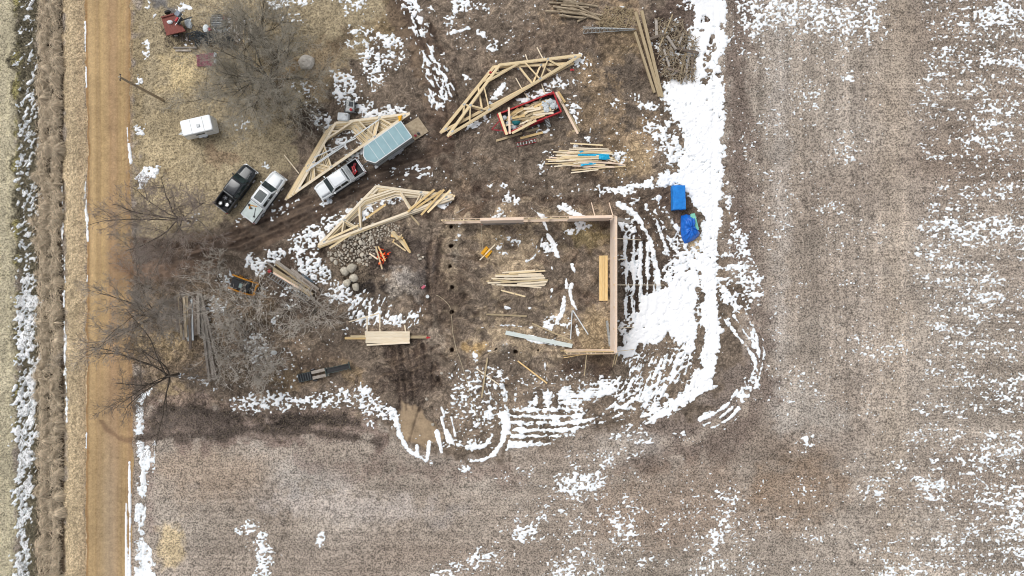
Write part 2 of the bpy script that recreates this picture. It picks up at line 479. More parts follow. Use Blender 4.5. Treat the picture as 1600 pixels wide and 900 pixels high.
for x0 in (984, 995, 1006, 1016): rut([(x0, 360), (x0+1, 420), (x0-2, 500)], 6, 0.08)

# verge, ditch and road levels
prof_x = np.array([-22000, 0, 16, 34, 58, 84, 98, 112, 132, 140, 170, 200, 208, 226, 246, 22000], np.float32)
prof_z = np.array([0, 0.0, -0.05, -0.45, -0.75, -0.75, -0.4, -0.1, 0.0, 0.02, 0.08, 0.02, -0.02, -0.16, 0.0, 0.0], np.float32)
gz += np.interp(GX, prof_x, prof_z).astype(np.float32)[None, :]
gz += 0.05*LOW*np.clip((GX-230)/60, 0, 1)
# the gravel road strip is left smooth
road_l = np.interp(GY, [-150, 0, 150, 300, 450, 600, 1050], [132, 133, 136, 138, 137, 135, 134.5])
road_r = np.interp(GY, [-150, 0, 200, 300, 600, 700, 800, 1050], [204, 204, 203, 203, 206, 207, 205, 204])
road_m = np.minimum(GX[None, :]-road_l[:, None], road_r[:, None]-GX[None, :]).astype(np.float32)
flat = np.clip((road_m+2)/4, 0, 1)
edge_t = np.clip(1-np.abs(road_m+1.5)/3.5, 0, 1)[..., None]
colr[:] = colr*(1-0.45*edge_t)+np.array(lin('#8a6d4e'), np.float32)*0.45*edge_t
rough_h *= 1-flat
# clods, furrows and tufts in height
clods = rough_h*(0.026*ISO+0.009*FIN+0.03*WRP)+0.02*np.clip(straw, 0, 1)*FIN
# post holes
HOLES = [(704.4, 354.4, 4.2), (704.7, 384.7, 4.4), (704, 416.7, 4.4), (706, 448.5, 4.8), (706.5, 487.6, 4.6), (706, 547.5, 5.0), (774, 546, 3.4), (806.5, 550, 4.2), (841, 547, 4.6)]
for hx, hy, hr in HOLES:
    paint(ell(hx, hy, hr+6, hr+6), '#8f7f6b', 0.6, 3.5, 4, h=0.06)
    sl, X, Y = window([(hx, hy)], 14)
    d = np.hypot(X-hx, Y-hy)+0.6*ISO[sl]
    t = np.clip((hr*.62+0.3-d)/1.4, 0, 1)
    gz[sl] -= 0.7*t
    colr[sl] = colr[sl]*(1-t[..., None])+np.array(lin('#4d4036'), np.float32)*t[..., None]
# churned mud: smeared dark and dry tones drawn out by domain warping
sl, X, Y = window([(200, -150), (1190, 720)], 5)
mudm = np.clip((rough_h[sl]-0.85)*2.5, 0, 1)*(X > 206)
u_ = X+9*pt_noise(X, Y, 34, 2)+5*pt_noise(X, Y, 13, 4); v_ = Y+9*pt_noise(X, Y, 34, 6)+5*pt_noise(X, Y, 13, 8)
s1 = pt_noise(u_*0.55+v_*0.25, v_, 26, 1)*0.8+pt_noise(u_*0.5, v_, 10, 3)*0.7+pt_noise(u_*0.6, v_*1.1, 4.6, 5)*0.55
rdg = np.exp(-(pt_noise(u_*0.6+0.3*v_, v_, 15, 7)/0.16)**2)+0.8*np.exp(-(pt_noise(u_, v_*0.55, 8.5, 9)/0.16)**2)
mm_ = (mudm*(0.15*s1+0.09))[..., None]
colr[sl] *= np.clip(1+mm_, 0.45, 1.6)*(1-0.30*(mudm*np.clip(rdg, 0, 1.2))[..., None])
colr[sl] += (mudm*np.clip(s1-0.5, 0, 1))[..., None]*np.array([0.030, 0.022, 0.012], np.float32)
gz[sl] -= 0.045*mudm*np.clip(rdg, 0, 1.2)
colr *= (1+0.05*MID+0.07*ISO*np.clip(rough_h, 0, 1))[..., None]

# ---------------------------------------------------------------- snow field: > 0 where snow lies
sn = np.full((NY, NX), -4.0, np.float32)
SKIND = {'iso': 0.5*ISO+0.65*FIN+0.62*TIN, 'fin': 0.28*ISO+0.65*FIN+0.75*TIN, 'h': 0.45*HOR+0.55*FIN+0.78*TIN, 'v': 0.8*VER+0.55*FIN, 'tiny': 0.5*FIN+0.9*TIN, 'hh': 0.75*fbm(64, 6.5, 4, 3, 0.85)+0.4*FIN+0.3*TIN}
def noise_of(kind, sl, X, Y):
    if kind in SKIND: return SKIND[kind][sl]
    a = math.radians(kind); u = X*math.cos(a)+Y*math.sin(a); v = -X*math.sin(a)+Y*math.cos(a)
    n = pt_noise(u/2.4, v, 4.0, 3)+0.9*pt_noise(u/2.0, v, 2.3, 5)
    return n/0.85+0.5*FIN[sl]
def put(val, sl): sn[sl] = np.maximum(sn[sl], val)
def area(pts, L, fall=6, kind='iso', amp=1.0, warp=3):
    sl, X, Y = window(pts, fall+warp*3)
    d = sd_poly(pts, X, Y)+warp*WRP[sl]
    t = np.clip((d+fall)/(2*fall), 0, 1)
    v = L-(2.5+abs(L))*t+amp*noise_of(kind, sl, X, Y)
    put(np.where(d > fall*1.2, -4, v), sl)
def blob(cx, cy, rx, ry, L, a=0, **k): area(ell(cx, cy, rx, ry, a), L, **k)
def streak(pts, w, L=1.6, fall=2.0, kind='iso', amp=0.6, warp=1.0):
    L = L+0.25
    sl, X, Y = window(pts, fall+warp*3+12)
    d = sd_line(curve(pts), w if not hasattr(w, '__len__') else w[0], X, Y)+warp*WRP[sl]
    t = np.clip((d+fall)/(2*fall), 0, 1)
    v = L-(2.5+abs(L))*t+amp*noise_of(kind, sl, X, Y)
    put(np.where(d > fall*1.5, -4, v), sl)
def carve(pts, w, amp=0.7, lev=-1.0, poly=False, warp=1.0):
    sl, X, Y = window(pts, 14)
    d = (sd_poly(pts, X, Y) if poly else sd_line(curve(pts), w, X, Y))+warp*WRP[sl]
    v = lev+amp*SKIND['fin'][sl]+np.clip(d/2.0, 0, 9)*2.0
    sn[sl] = np.minimum(sn[sl], v)

# right-hand field: wind-streaked rows; thin scatter elsewhere
fx = np.clip((GX-1430-14*np.sin(GY[:, None]/37.0))/18, 0, 1)
amt = -0.86+0.42*fbm(120, 22, 3, 10)+0.25*fbm(260, 160, 2, 2)+0.25*np.clip((GX-1480)/120, -0.5, 1)
amt = amt-0.5*np.exp(-((GY-230)/26.0)**2)[:, None]
sn = np.maximum(sn, np.where(fx > 0, amt-(1-fx)*1.3+0.95*SKIND['h'], -4)).astype(np.float32)
def gate(x0, x1, y0, y1, soft=30):
    gx = np.clip((GX-x0)/soft, 0, 1)*np.clip((x1-GX)/soft, 0, 1); gy = np.clip((GY-y0)/soft, 0, 1)*np.clip((y1-GY)/soft, 0, 1)
    return (gx[None, :]*gy[:, None]).astype(np.float32)
def haze_area(x0, x1, y0, y1, L, soft=40, kind='fin', low=0.5):
    g = gate(x0, x1, y0, y1, soft)
    v = L-(1-g)*2.5+low*MID+SKIND[kind]
    np.maximum(sn, np.where(g > 0, v, -4), out=sn)
haze_area(1115, 1420, -150, 90, -0.75, 50, 'tiny')
haze_area(1120, 1330, -150, 260, -1.8, 40, 'tiny')
haze_area(1090, 1400, 80, 420, -2.25, 40, 'tiny')
haze_area(1150, 1460, 380, 700, -2.4, 50, 'tiny')
haze_area(1320, 1700, 640, 1050, -1.15, 60, 'h', 0.6)
haze_area(1060, 1440, 660, 1050, -1.75, 50, 'tiny', 0.8)
haze_area(760, 1150, 700, 1050, -1.75, 50, 'tiny', 0.8)
haze_area(500, 1120, -150, 330, -2.75, 40, 'tiny', 0.5)
haze_area(960, 1120, 280, 640, -2.0, 30, 'tiny', 0.5)
haze_area(300, 560, 400, 660, -2.3, 40, 'tiny', 0.5)
haze_area(690, 960, 560, 710, -1.9, 30, 'tiny', 0.5)
area([(868, 752), (898, 730), (935, 726), (945, 750), (930, 778), (900, 782), (872, 772)], 0.5, 12, 'fin')
area([(885, 715), (925, 700), (960, 705), (1000, 700), (1000, 715), (940, 722)], -0.1, 9, 'h')
blob(818, 830, 22, 14, 0.3, -15, fall=10, kind='fin'); blob(845, 808, 14, 8, 0.0, -20, fall=8, kind='fin')
area([(675, 892), (720, 870), (790, 850), (800, 868), (770, 885), (690, 905)], 0.0, 10, 'h'); blob(985, 858, 22, 8, -0.2, -10, fall=8, kind='h')
blob(1108, 842, 22, 14, 0.1, 0, fall=10, kind='fin'); blob(1140, 775, 24, 14, 0.0, 0, fall=10, kind='fin'); blob(1262, 690, 13, 11, 0.4, 0, fall=6)
blob(905, 880, 40, 8, -0.3, -6, fall=8, kind='h'); blob(1000, 880, 60, 10, -0.5, -6, fall=8, kind='h')
blob(410, 875, 15, 42, 0.6, 0, fall=9, kind='fin'); blob(385, 826, 26, 16, -0.5, 0, fall=9, kind='fin'); blob(500, 843, 7, 5, 0.2)
blob(1325, 120, 10, 5, 0.6); blob(1230, 15, 60, 30, -0.1, fall=20, kind='fin'); blob(1180, 20, 40, 34, 0.0, fall=16, kind='fin')

# ditch and road margins
area([(24, 420), (44, 420), (56, 470), (52, 560), (50, 660), (47, 780), (40, 920), (38, 1060), (20, 1060), (20, 700), (22, 520)], 1.15, 6, 118)
area([(25, 200), (50, 200), (55, 330), (52, 430), (25, 430)], -0.25, 5, 118)
area([(24, -150), (52, -150), (52, 200), (24, 200)], -1.05, 5, 118)
for p in ([(92, 290), (94, 330)], [(92, 350), (94, 415)], [(97, 400), (98, 440)], [(95, 455), (96, 480)], [(97, 500), (98, 570)], [(100, 585), (102, 660)], [(98, 560), (99, 600)]):
    streak(p, 4.5, 1.2)
blob(55, 378, 7, 9, 0.9); blob(62, 370, 5, 6, 0.8)
for p, w in (([(133.3, 34), (133.6, 80)], 3), ([(134.3, 105), (135.3, 136)], 3), ([(133.5, 284), (133, 310)], 2.4), ([(135.5, 312), (134.5, 330), (138, 345)], 3), ([(135, 335), (137.5, 376)], 4), ([(135.5, 676), (134.6, 700)], 2), ([(202, 226), (204.5, 254)], 4.5), ([(199, 200), (201, 235)], 1.8), ([(202.5, 722), (203, 800)], 4.5), ([(196, 788), (198.5, 1000)], 6), ([(203.5, 790), (202, 1000)], 3.5), ([(137, 430), (136, 440)], 2)):
    streak(p, w, 2.2, 1.4, 'fin', 0.4, 0.3)
area([(214, 690), (226, 688), (236, 720), (232, 770), (226, 800), (229, 838), (238, 862), (244, 905), (244, 1060), (212, 1060), (213, 760)], 1.3, 5, 'v')
streak([(236, 612), (222, 622), (218, 645), (217, 676)], 13, 0.5, 5)
streak([(242, 690), (238, 735)], 7, 0.2, 4)
# lawn patches
area([(212, 278), (221, 258), (246, 258), (251, 268), (236, 274), (221, 284)], 1.8, 3)
blob(226, 74, 4, 16, 0.1, 0, fall=3); blob(231, 5, 3, 6, 0.6); blob(240, 26, 3, 5, 0.4); blob(218, 130, 4, 7, 0.3); blob(215, 204, 3, 6, 0.5)
blob(373, 192, 14, 11, -0.5, 0, kind='fin'); blob(303, 340, 10, 9, -0.1, 0, kind='fin'); blob(290, 11, 14, 7, 0.9); blob(296, 34, 6, 8, 0.8)
blob(455, 4, 40, 11, 0.5, -5, fall=7); blob(458, 28, 18, 12, -0.7, kind='fin'); blob(346, 36, 18, 15, 0.5, kind='fin'); blob(350, 49, 14, 5, 0.9); blob(376, 46, 14, 22, 0.1, kind='v'); blob(320, 62, 40, 5, -0.4, kind='fin'); blob(370, 68, 8, 6, 0.6); blob(390, 38, 9, 22, 0.1, kind='v'); blob(365, 60, 9, 7, 0.5)
blob(466, 132, 18, 11, -0.1, 20, kind='fin'); blob(415, 258, 4, 7, 0.2)
# west of the tracks
area([(552, 50), (572, 38), (586, 50), (612, 52), (634, 64), (634, 78), (612, 88), (596, 78), (572, 60)], 0.45, 7, 'fin')
area([(560, 70), (604, 76), (610, 96), (590, 142), (576, 146), (564, 100)], 0.25, 7, 'fin')
area([(516, 112), (545, 110), (562, 128), (566, 152), (540, 162), (518, 150)], 0.5, 7, 'fin')
blob(615, 90, 26, 26, -0.4, fall=8, kind='fin'); blob(602, 62, 26, 7, 1.2, 25); blob(548, 62, 7, 16, -0.2)
blob(505, 190, 26, 15, 0.55, 30); area([(556, 165), (582, 154), (598, 172), (618, 160), (640, 180), (600, 190), (560, 190)], 0.8, 5, 'fin'); blob(482, 165, 10, 9, -0.1); blob(545, 215, 45, 9, 0.2, -32); blob(560, 240, 50, 8, 0.3, -33); blob(580, 258, 20, 7, 0.0, -30)
blob(545, 5, 26, 14, 0.1, kind='fin')
for k, p in enumerate(([(628, -20), (648, 30), (664, 70), (684, 110), (700, 150)], [(640, -20), (656, 30), (674, 80), (696, 130)], [(650, 25), (670, 70), (690, 120), (706, 160)], [(664, 60), (676, 100), (686, 140), (688, 165)])):
    streak(p, (20, 14, 12, 10)[k], (-0.3, -0.3, -0.4, -0.4)[k], 5, 65, 1.0)
area([(624, -60), (652, -60), (660, 20), (645, 26), (632, 10)], 1.0, 6)
area([(662, 110), (700, 100), (706, 150), (690, 170), (670, 155)], -0.1, 8, 66)
blob(672, 12, 9, 9, 0.4)
area([(702, -10), (743, -10), (738, 18), (718, 26), (704, 48), (699, 40)], 1.0, 5, 'fin'); streak([(706, 52), (733, 45)], 5, 1.2); blob(755, 53, 9, 8, 0.5); blob(735, 62, 4, 4, 1.2); blob(715, 72, 4, 9, 0.9); blob(770, 70, 11, 11, 0.6); blob(792, 66, 14, 6, 0.4)
blob(752, 8, 9, 5, 0.5); blob(758, 18, 5, 4, 0.5)
# round the upper trusses and the wagon
area([(800, 116), (792, 138), (776, 158), (766, 155), (778, 134), (790, 120)], 0.8, 4); blob(757, 187, 22, 7, 0.3, -25, kind='fin'); blob(738, 196, 14, 6, 0.5, -25); blob(834, 148, 26, 6, 0.4, -28, kind='fin'); blob(862, 130, 18, 5, 0.3, -28); blob(903, 97, 12, 12, 0.2); blob(893, 128, 8, 5, 0.6); blob(886, 136, 9, 3, 0.6); blob(815, 104, 14, 8, 0.4)
blob(897, 176, 11, 20, 0.6, -15); blob(730, 123, 3, 7, 0.8, -20)
blob(851, 204, 15, 5, 0.1, -12); blob(993, 152, 10, 9, 0.5, kind='fin'); blob(955, 162, 12, 7, 0.3); blob(950, 167, 6, 3, 0.6); blob(1015, 165, 16, 6, 0.5)
blob(845, 265, 6, 12, 0.7, -15); blob(970, 245, 10, 14, 0.4); blob(862, 238, 12, 5, 0.3); blob(905, 222, 16, 5, 0.6); blob(950, 258, 22, 5, 0.4, -4); blob(920, 208, 5, 12, 0.5, 20)
# the cleared lane of snow along the field edge
area([(1079, -150), (1130, -150), (1136, 60), (1128, 100), (1132, 200), (1128, 300), (1126, 350), (1121, 390), (1118, 430), (1121, 470), (1126, 520), (1121, 590), (1100, 620), (1060, 642), (1030, 656), (1008, 668), (1002, 664), (1035, 640), (1064, 608), (1090, 580), (1098, 540), (1092, 500), (1095, 450), (1085, 410), (1098, 390), (1094, 340), (1078, 300), (1060, 286), (1034, 290), (1030, 272), (1060, 264), (1072, 236), (1060, 190), (1042, 156), (1040, 132), (1078, 122), (1088, 90), (1074, 62), (1084, 30)], 3.0, 4.5, 'iso', 0.9, 2.5)
area([(953, 296), (985, 284), (1030, 278), (1082, 262), (1082, 290), (1050, 288), (1000, 299), (962, 307)], 1.6, 5)
area([(1008, 192), (1046, 176), (1072, 220), (1042, 252), (1018, 236)], 0.35, 10); area([(1036, 205), (1060, 200), (1072, 250), (1040, 262)], 0.9, 8)
area([(1020, 30), (1070, 20), (1078, 120), (1030, 130)], -0.45, 12, 'fin'); area([(1030, 130), (1076, 122), (1070, 180), (1040, 170)], 1.5, 7)
blob(1075, 8, 9, 10, 0.9); blob(1083, 60, 12, 30, 0.5)
for q_ in ((1106, 88, 5, 15, 15), (1117, 74, 4, 8, 30), (1109, 116, 4, 9, 0), (1120, 100, 4, 3, 0), (1100, 128, 6, 3, 0), (1122, 118, 5, 2.5, 0), (1112, 60, 3, 7, 20), (1128, 40, 2, 5, 0), (1096, 48, 4, 2.5, 0), (1085, 44, 5, 3, 20), (1104, 30, 3, 2, 0)): carve(ell(*q_), 0, poly=True, amp=1.2, lev=-0.5)
# east of the frame
area([(1001, 468), (1024, 456), (1060, 430), (1086, 414), (1096, 450), (1092, 500), (1086, 556), (1062, 544), (1042, 520), (1012, 550), (976, 560), (969, 548), (985, 516), (1000, 486)], 3.0, 4, 'iso', 0.8, 2)
for x0, y0, y1, w in ((977, 372, 545, 6), (989.5, 368, 500, 6), (1000.5, 378, 470, 5), (1011.5, 380, 462, 4), (1022, 398, 452, 3)):
    streak([(x0, y0), (x0+0.5, (y0+y1)/2), (x0, y1)], w, 0.9, 2.4, 'v', 0.9, 1.2)
area([(968, 345), (990, 343), (994, 368), (976, 374)], 1.2, 4); blob(980, 395, 22, 7, 0.2, 0, kind='fin'); blob(990, 415, 24, 7, 0.0, kind='fin'); blob(985, 505, 15, 22, 0.6)
streak([(974, 322), (992, 336), (1006, 356), (1018, 384), (1026, 420), (1030, 452)], 10, 1.5, 3)
streak([(998, 308), (1010, 325), (1026, 345), (1036, 375), (1046, 400)], 6, 1.2, 3)
streak([(1022, 330), (1036, 350), (1050, 380), (1060, 398), (1066, 420)], 8, 0.9, 4)
streak([(1038, 325), (1046, 340), (1056, 356), (1066, 378), (1076, 400)], 7, 1.0, 4)
streak([(965, 318), (985, 318), (1000, 312)], 9, 1.0, 4); blob(1028, 311, 4, 4, 1.5); blob(1034, 330, 7, 8, 0.4); area([(1050, 350), (1062, 342), (1060, 376), (1072, 392), (1060, 388)], 1.2, 4)
area([(1042, 400), (1085, 386), (1086, 420), (1058, 434), (1030, 452), (1034, 430)], 1.4, 6)
# south of the frame: rows pushed by wheels
area([(914, 594), (960, 586), (990, 590), (1010, 580), (1000, 608), (950, 612), (920, 606)], 1.3, 6)
area([(792, 652), (840, 610), (915, 605), (990, 600), (1035, 545), (1066, 548), (1020, 620), (975, 650), (905, 672), (850, 690), (806, 704), (786, 700)], 2.1, 6, 'hh', 1.0)
area([(793, 662), (788, 706), (822, 696), (874, 682), (900, 668)], 1.8, 5, 'hh')
area([(640, 700), (790, 660), (790, 700)], -0.6, 8, 'fin')
for k in range(6):
    y = 632+k*10.5
    carve([(800, y+2), (860, y+3), (915, y-1), (955, y-12-k), (1000, y-46+k*2), (1030, y-92+k*3)], 2.4+(k % 2)*1.4, warp=1.2)
for k in range(4): carve([(1040-k*13, 540), (1022-k*13, 575), (1000-k*12, 612)], 4.5, warp=1.5)
for x0 in (820, 842, 866): carve([(x0, 590), (x0+2, 634)], 7)
carve(ell(935, 628, 30, 5, -14), 0, poly=True); carve(ell(990, 640, 22, 7, -32), 0, poly=True)
streak([(850, 560), (855, 600), (858, 650)], 5, 1.0, 2.5); streak([(833, 590), (834, 650)], 4, 0.6, 2.5); streak([(808, 600), (803, 640)], 5, 0.4, 3)
carve([(1092, 545), (1082, 570), (1075, 590)], 6); carve([(1090, 560), (1096, 575)], 6); carve([(1030, 545), (1040, 552)], 14); carve([(1024, 598), (1060, 606)], 9); carve([(1000, 575), (985, 572)], 12)
carve([(1092, 452), (1090, 500)], 7, lev=-0.4)
area([(975, 560), (1000, 552), (1030, 560), (1062, 545), (1085, 560), (1070, 590), (1030, 625), (990, 640), (960, 640), (975, 600)], 0.5, 6, -58)
area([(1000, 640), (1030, 630), (1060, 640), (1010, 668)], 1.2, 5, -15)
# arcs cut in the stubble to the east
for off, w in ((0, 7), (11, 5)):
    streak([(1136+off, 500-off*.6), (1152+off, 525-off*.5), (1172+off, 548-off*.5), (1180+off*.9, 565)], w, 1.6, 2.5)
streak([(1160, 470), (1170, 500), (1186, 530), (1192, 552), (1188, 580), (1180, 606)], 5, 1.4, 2.5)
streak([(1172, 498), (1182, 530), (1183, 560), (1176, 585)], 4, 1.2, 2.5)
for k, p in enumerate(([(1094, 655), (1120, 644), (1140, 628), (1152, 610)], [(1100, 664), (1128, 650), (1148, 632), (1160, 605)], [(1112, 668), (1136, 656), (1155, 638)], [(1130, 672), (1146, 660), (1156, 648)])):
    streak(p, (6, 4, 6, 3)[k], 1.3, 2.5)
streak([(1118, 434), (1150, 440), (1180, 442)], 6, 1.3, 3); streak([(1136, 418), (1165, 420), (1180, 424)], 6, 0.8, 3); area([(1122, 462), (1146, 462), (1166, 480), (1150, 486), (1130, 478)], 1.6, 4)
area([(1118, 402), (1148, 352), (1170, 372), (1182, 420), (1186, 470), (1168, 492), (1122, 474)], 0.35, 7)
for q_ in ((1138, 408, 17, 5), (1140, 428, 18, 5), (1150, 450, 14, 7), (1134, 484, 11, 7), (1160, 470, 8, 5), (1140, 388, 12, 8)): carve(ell(*q_), 0, poly=True)
area([(1168, 500), (1184, 530), (1194, 560), (1184, 600), (1160, 632), (1150, 620), (1176, 585), (1180, 550), (1160, 515)], -0.1, 5, 60)
blob(1139, 312, 7, 14, 0.6, 15); blob(1160, 398, 9, 22, 0.2); blob(1132, 398, 14, 7, -0.2); blob(1168, 462, 9, 12, 0.1); blob(1136, 60, 3, 12, 1.0); blob(1133, 172, 4, 7, 1.0); carve(ell(1130, 490, 9, 7), 0, poly=True)
for p in ((1002, 677, 10, 3.5), (1060, 676, 9, 3), (985, 672, 12, 3), (1000, 690, 14, 4), (968, 683, 16, 4)): blob(p[0], p[1], p[2], p[3], 0.8, -8, kind='h')
for q_ in ([(1146, 508), (1164, 534), (1182, 556), (1186, 575)], [(1166, 486), (1184, 520), (1190, 552), (1184, 590)], [(1098, 660), (1124, 648), (1146, 628)], [(1108, 667), (1132, 654), (1150, 636)]): carve(q_, 1.2, amp=.4, lev=-.9, warp=.5)
for k in range(9): carve([(968+k*9, 610-k*2), (985+k*9, 575-k*3), (1002+k*8, 546-k)], 1.5, amp=.8, lev=-.8, warp=1.0)
# inside the frame
for p, w in (([(830, 325), (850, 342)], 5), ([(848, 344), (855, 360)], 5), ([(856, 366), (866, 385), (872, 401)], 6), ([(831, 374), (833, 384)], 3.5), ([(838, 384), (836, 400)], 4), ([(823, 408), (834, 403)], 4), ([(848, 370), (845, 380)], 2.5), ([(880, 372), (894, 388)], 2), ([(893, 414), (898, 426)], 3), ([(884, 430), (886, 450)], 2.6), ([(862, 418), (864, 426)], 2.4), ([(893, 444), (891, 462), (901, 484)], 5), ([(882, 465), (878, 488), (868, 506)], 6), ([(850, 500), (862, 490)], 3), ([(752, 512), (790, 508), (832, 512)], 3), ([(790, 480), (802, 483)], 3), ([(806, 478), (828, 481)], 3), ([(818, 484), (820, 490)], 4), ([(802, 522), (880, 540)], 7), ([(900, 500), (903, 522)], 3.5), ([(862, 452), (861, 466)], 2.6), ([(905, 292), (904, 302)], 3.5), ([(936, 290), (938, 300)], 2.6), ([(872, 322), (900, 336), (924, 342)], 7)):
    streak(p, w, 1.3 if w > 3 else 1.0, 1.8)
area([(850, 500), (866, 494), (876, 506), (862, 516), (852, 512)], 1.0, 4); blob(848, 384, 8, 5, 1.2, 10); blob(860, 389, 6, 5, 1.0, -40); blob(907, 352, 12, 7, 0.9, 15); blob(902, 358, 12, 3, 0.7, -5); blob(884, 507, 7, 4, 0.9, -30); blob(879, 517, 7, 6, 0.7); blob(783, 388, 5, 3.5, 1.6, -30); blob(804, 377, 6, 2.6, 0.8, -15); blob(790, 372, 8, 3, -0.1, kind='fin')
blob(709, 342, 3, 3, 1.4); blob(715, 350.5, 3.6, 3, 1.6); blob(825, 349, 3, 2.6, 1.2); blob(765, 548, 10, 5, 1.0); blob(797, 551, 9, 8, 0.4, kind='fin'); blob(740, 556, 4, 5, 0.9); blob(718, 378, 3, 9, 0.5)
blob(783, 292, 22, 7, 0.9, 10); blob(800, 309, 14, 7, 1.0, 10); blob(880, 300, 14, 6, 1.3); blob(928, 297, 16, 4, 0.2, kind='fin'); blob(862, 293, 5, 4, 0.5); blob(885, 326, 12, 6, 0.4); blob(780, 336, 14, 3, 0.2)
# west and south-west of the frame
area([(500, 346), (560, 318), (612, 300), (626, 308), (560, 342), (520, 366), (500, 384), (470, 402), (452, 392), (452, 372)], 0.85, 6, 'fin')
area([(388, 408), (420, 396), (440, 388), (446, 398), (420, 410), (402, 432), (390, 424)], 1.0, 5, 'fin'); area([(455, 402), (500, 398), (514, 418), (520, 444), (496, 444), (470, 424)], 0.7, 6, 'fin'); area([(500, 456), (540, 448), (548, 470), (512, 478)], 0.5, 7); blob(452, 476, 14, 9, 0.4, 30); blob(604, 297, 26, 6, 0.5, -15, kind='fin'); blob(694, 318, 11, 14, 0.9); blob(640, 268, 28, 8, 0.1, -15, kind=-25); blob(680, 272, 12, 9, -0.1)
area([(540, 462), (602, 466), (604, 486), (654, 488), (646, 506), (570, 512), (545, 502)], 0.1, 8, 115); streak([(545, 506), (592, 490)], 3.5, 1.2); streak([(590, 508), (628, 502), (652, 493)], 4.5, 0.7); blob(536, 518, 6, 5, 0.6, -45)
blob(382, 340, 18, 7, 0.4, -30); blob(430, 333, 10, 7, -0.1, -20); blob(425, 310, 6, 10, 0.1); blob(508, 318, 12, 3, 0.2, -25); blob(455, 318, 14, 3, 0.3, -35)
streak([(282, 586), (312, 594), (344, 612)], 10, 0.35, 6); area([(356, 622), (420, 614), (470, 618), (540, 608), (562, 616), (550, 634), (470, 636), (400, 642), (366, 640)], 0.4, 7, 'fin'); area([(556, 608), (574, 604), (606, 630), (622, 655), (606, 660), (580, 654), (562, 638)], 0.6, 6, 'fin')
area([(564, 656), (600, 650), (612, 668), (584, 676)], 0.1, 7); streak([(614, 640), (622, 670), (630, 690), (642, 706), (662, 718)], 9, 1.4, 3.5); blob(668, 722, 16, 5, 0.4, 15)
for p in ([(671, 690), (668, 716)], [(683, 674), (690, 706)], [(698, 672), (708, 698)], [(652, 696), (653, 712)], [(690, 636), (694, 650)], [(690, 652), (700, 690)], [(705, 652), (712, 680)]): streak(p, 6.5 if p[0][1] > 660 else 4, 2.3, 1.6, 'iso', .45, .6)
streak([(738, 718), (762, 710), (782, 692), (790, 664), (786, 650)], 14, 2.2, 2.5, amp=.5); streak([(732, 700), (756, 695), (769, 680)], 9, 1.8, 2.5, amp=.6); carve([(706, 700), (738, 713), (764, 702), (778, 684), (778, 658)], 6, lev=-1.6); carve([(724, 723), (757, 724), (783, 706), (796, 680)], 3.5, lev=-1.5); blob(725, 733, 12, 6, 0.5)
area([(700, 575), (790, 560), (800, 640), (730, 680), (690, 650)], -0.55, 14, 'fin'); area([(725, 650), (790, 640), (788, 664), (735, 668)], 0.3, 7, 'h'); streak([(760, 600), (768, 622)], 6, 1.0, 3); streak([(782, 600), (790, 625)], 6, 0.9, 3); streak([(765, 628), (766, 650)], 7, 1.0, 3)
blob(400, 545, 22, 30, -0.2, kind='fin'); blob(430, 505, 12, 10, -0.1); blob(330, 480, 26, 14, -0.3, kind='fin'); blob(445, 545, 7, 7, 0.3); blob(360, 440, 16, 14, 0.1, kind='fin'); blob(388, 410, 10, 12, 0.4); blob(345, 475, 12, 10, 0.2); blob(390, 640, 20, 12, -0.2); blob(652, 688, 5, 4, 0.9)
# nothing but bare soil under the holes and on the road
for hx, hy, hr in HOLES: carve(ell(hx, hy, hr+1, hr+1), 0, poly=True, lev=-2)
sn = np.where(road_m > 9, np.minimum(sn, -1.5), sn).astype(np.float32)

sn = np.clip(sn, -4, 4)
gz += clods*(1-0.85*np.clip((sn-0.6)/1.2, 0, 1))
# ---------------------------------------------------------------- meshes from the grid
def px2w(px, py): return ((px-800)*S, (450-py)*S)
WX = ((GX-800)*S).astype(np.float32); WY = ((450-GY)*S).astype(np.float32)
def grid_object(name, z, keep=None, m=None, attrs=None):
    """the ground grid (or the cells marked in keep) at height z as one mesh"""
    idx = np.arange(NY*NX, dtype=np.int64).reshape(NY, NX)
    q = np.stack([idx[1:, :-1], idx[1:, 1:], idx[:-1, 1:], idx[:-1, :-1]], -1).reshape(-1, 4)
    if keep is not None: q = q[keep.reshape(-1)]
    used = np.zeros(NY*NX, bool); used[q.reshape(-1)] = True
    remap = np.cumsum(used)-1
    q = remap[q]
    XX, YY = np.meshgrid(WX, WY)
    co = np.stack([XX, YY, z], -1).reshape(-1, 3)[used].astype(np.float32)
    me = bpy.data.meshes.new(name)
    me.vertices.add(len(co)); me.vertices.foreach_set('co', co.reshape(-1))
    me.loops.add(q.size); me.loops.foreach_set('vertex_index', q.reshape(-1).astype(np.int32))
    me.polygons.add(len(q)); me.polygons.foreach_set('loop_start', np.arange(0, q.size, 4, dtype=np.int32))
    me.polygons.foreach_set('use_smooth', np.ones(len(q), bool))
    for k, arr in (attrs or {}).items():
        if arr.ndim == 3:
            at = me.attributes.new(k, 'FLOAT_COLOR', 'POINT')
            c4 = np.ones((used.sum(), 4), np.float32); c4[:, :3] = arr.reshape(-1, 3)[used]
            at.data.foreach_set('color', c4.reshape(-1))
        else:
            at = me.attributes.new(k, 'FLOAT', 'POINT'); at.data.foreach_set('value', arr.reshape(-1)[used].astype(np.float32))
    me.materials.append(m); me.update(); me.validate()
    o = bpy.data.objects.new(name, me); COL.objects.link(o)
    return o

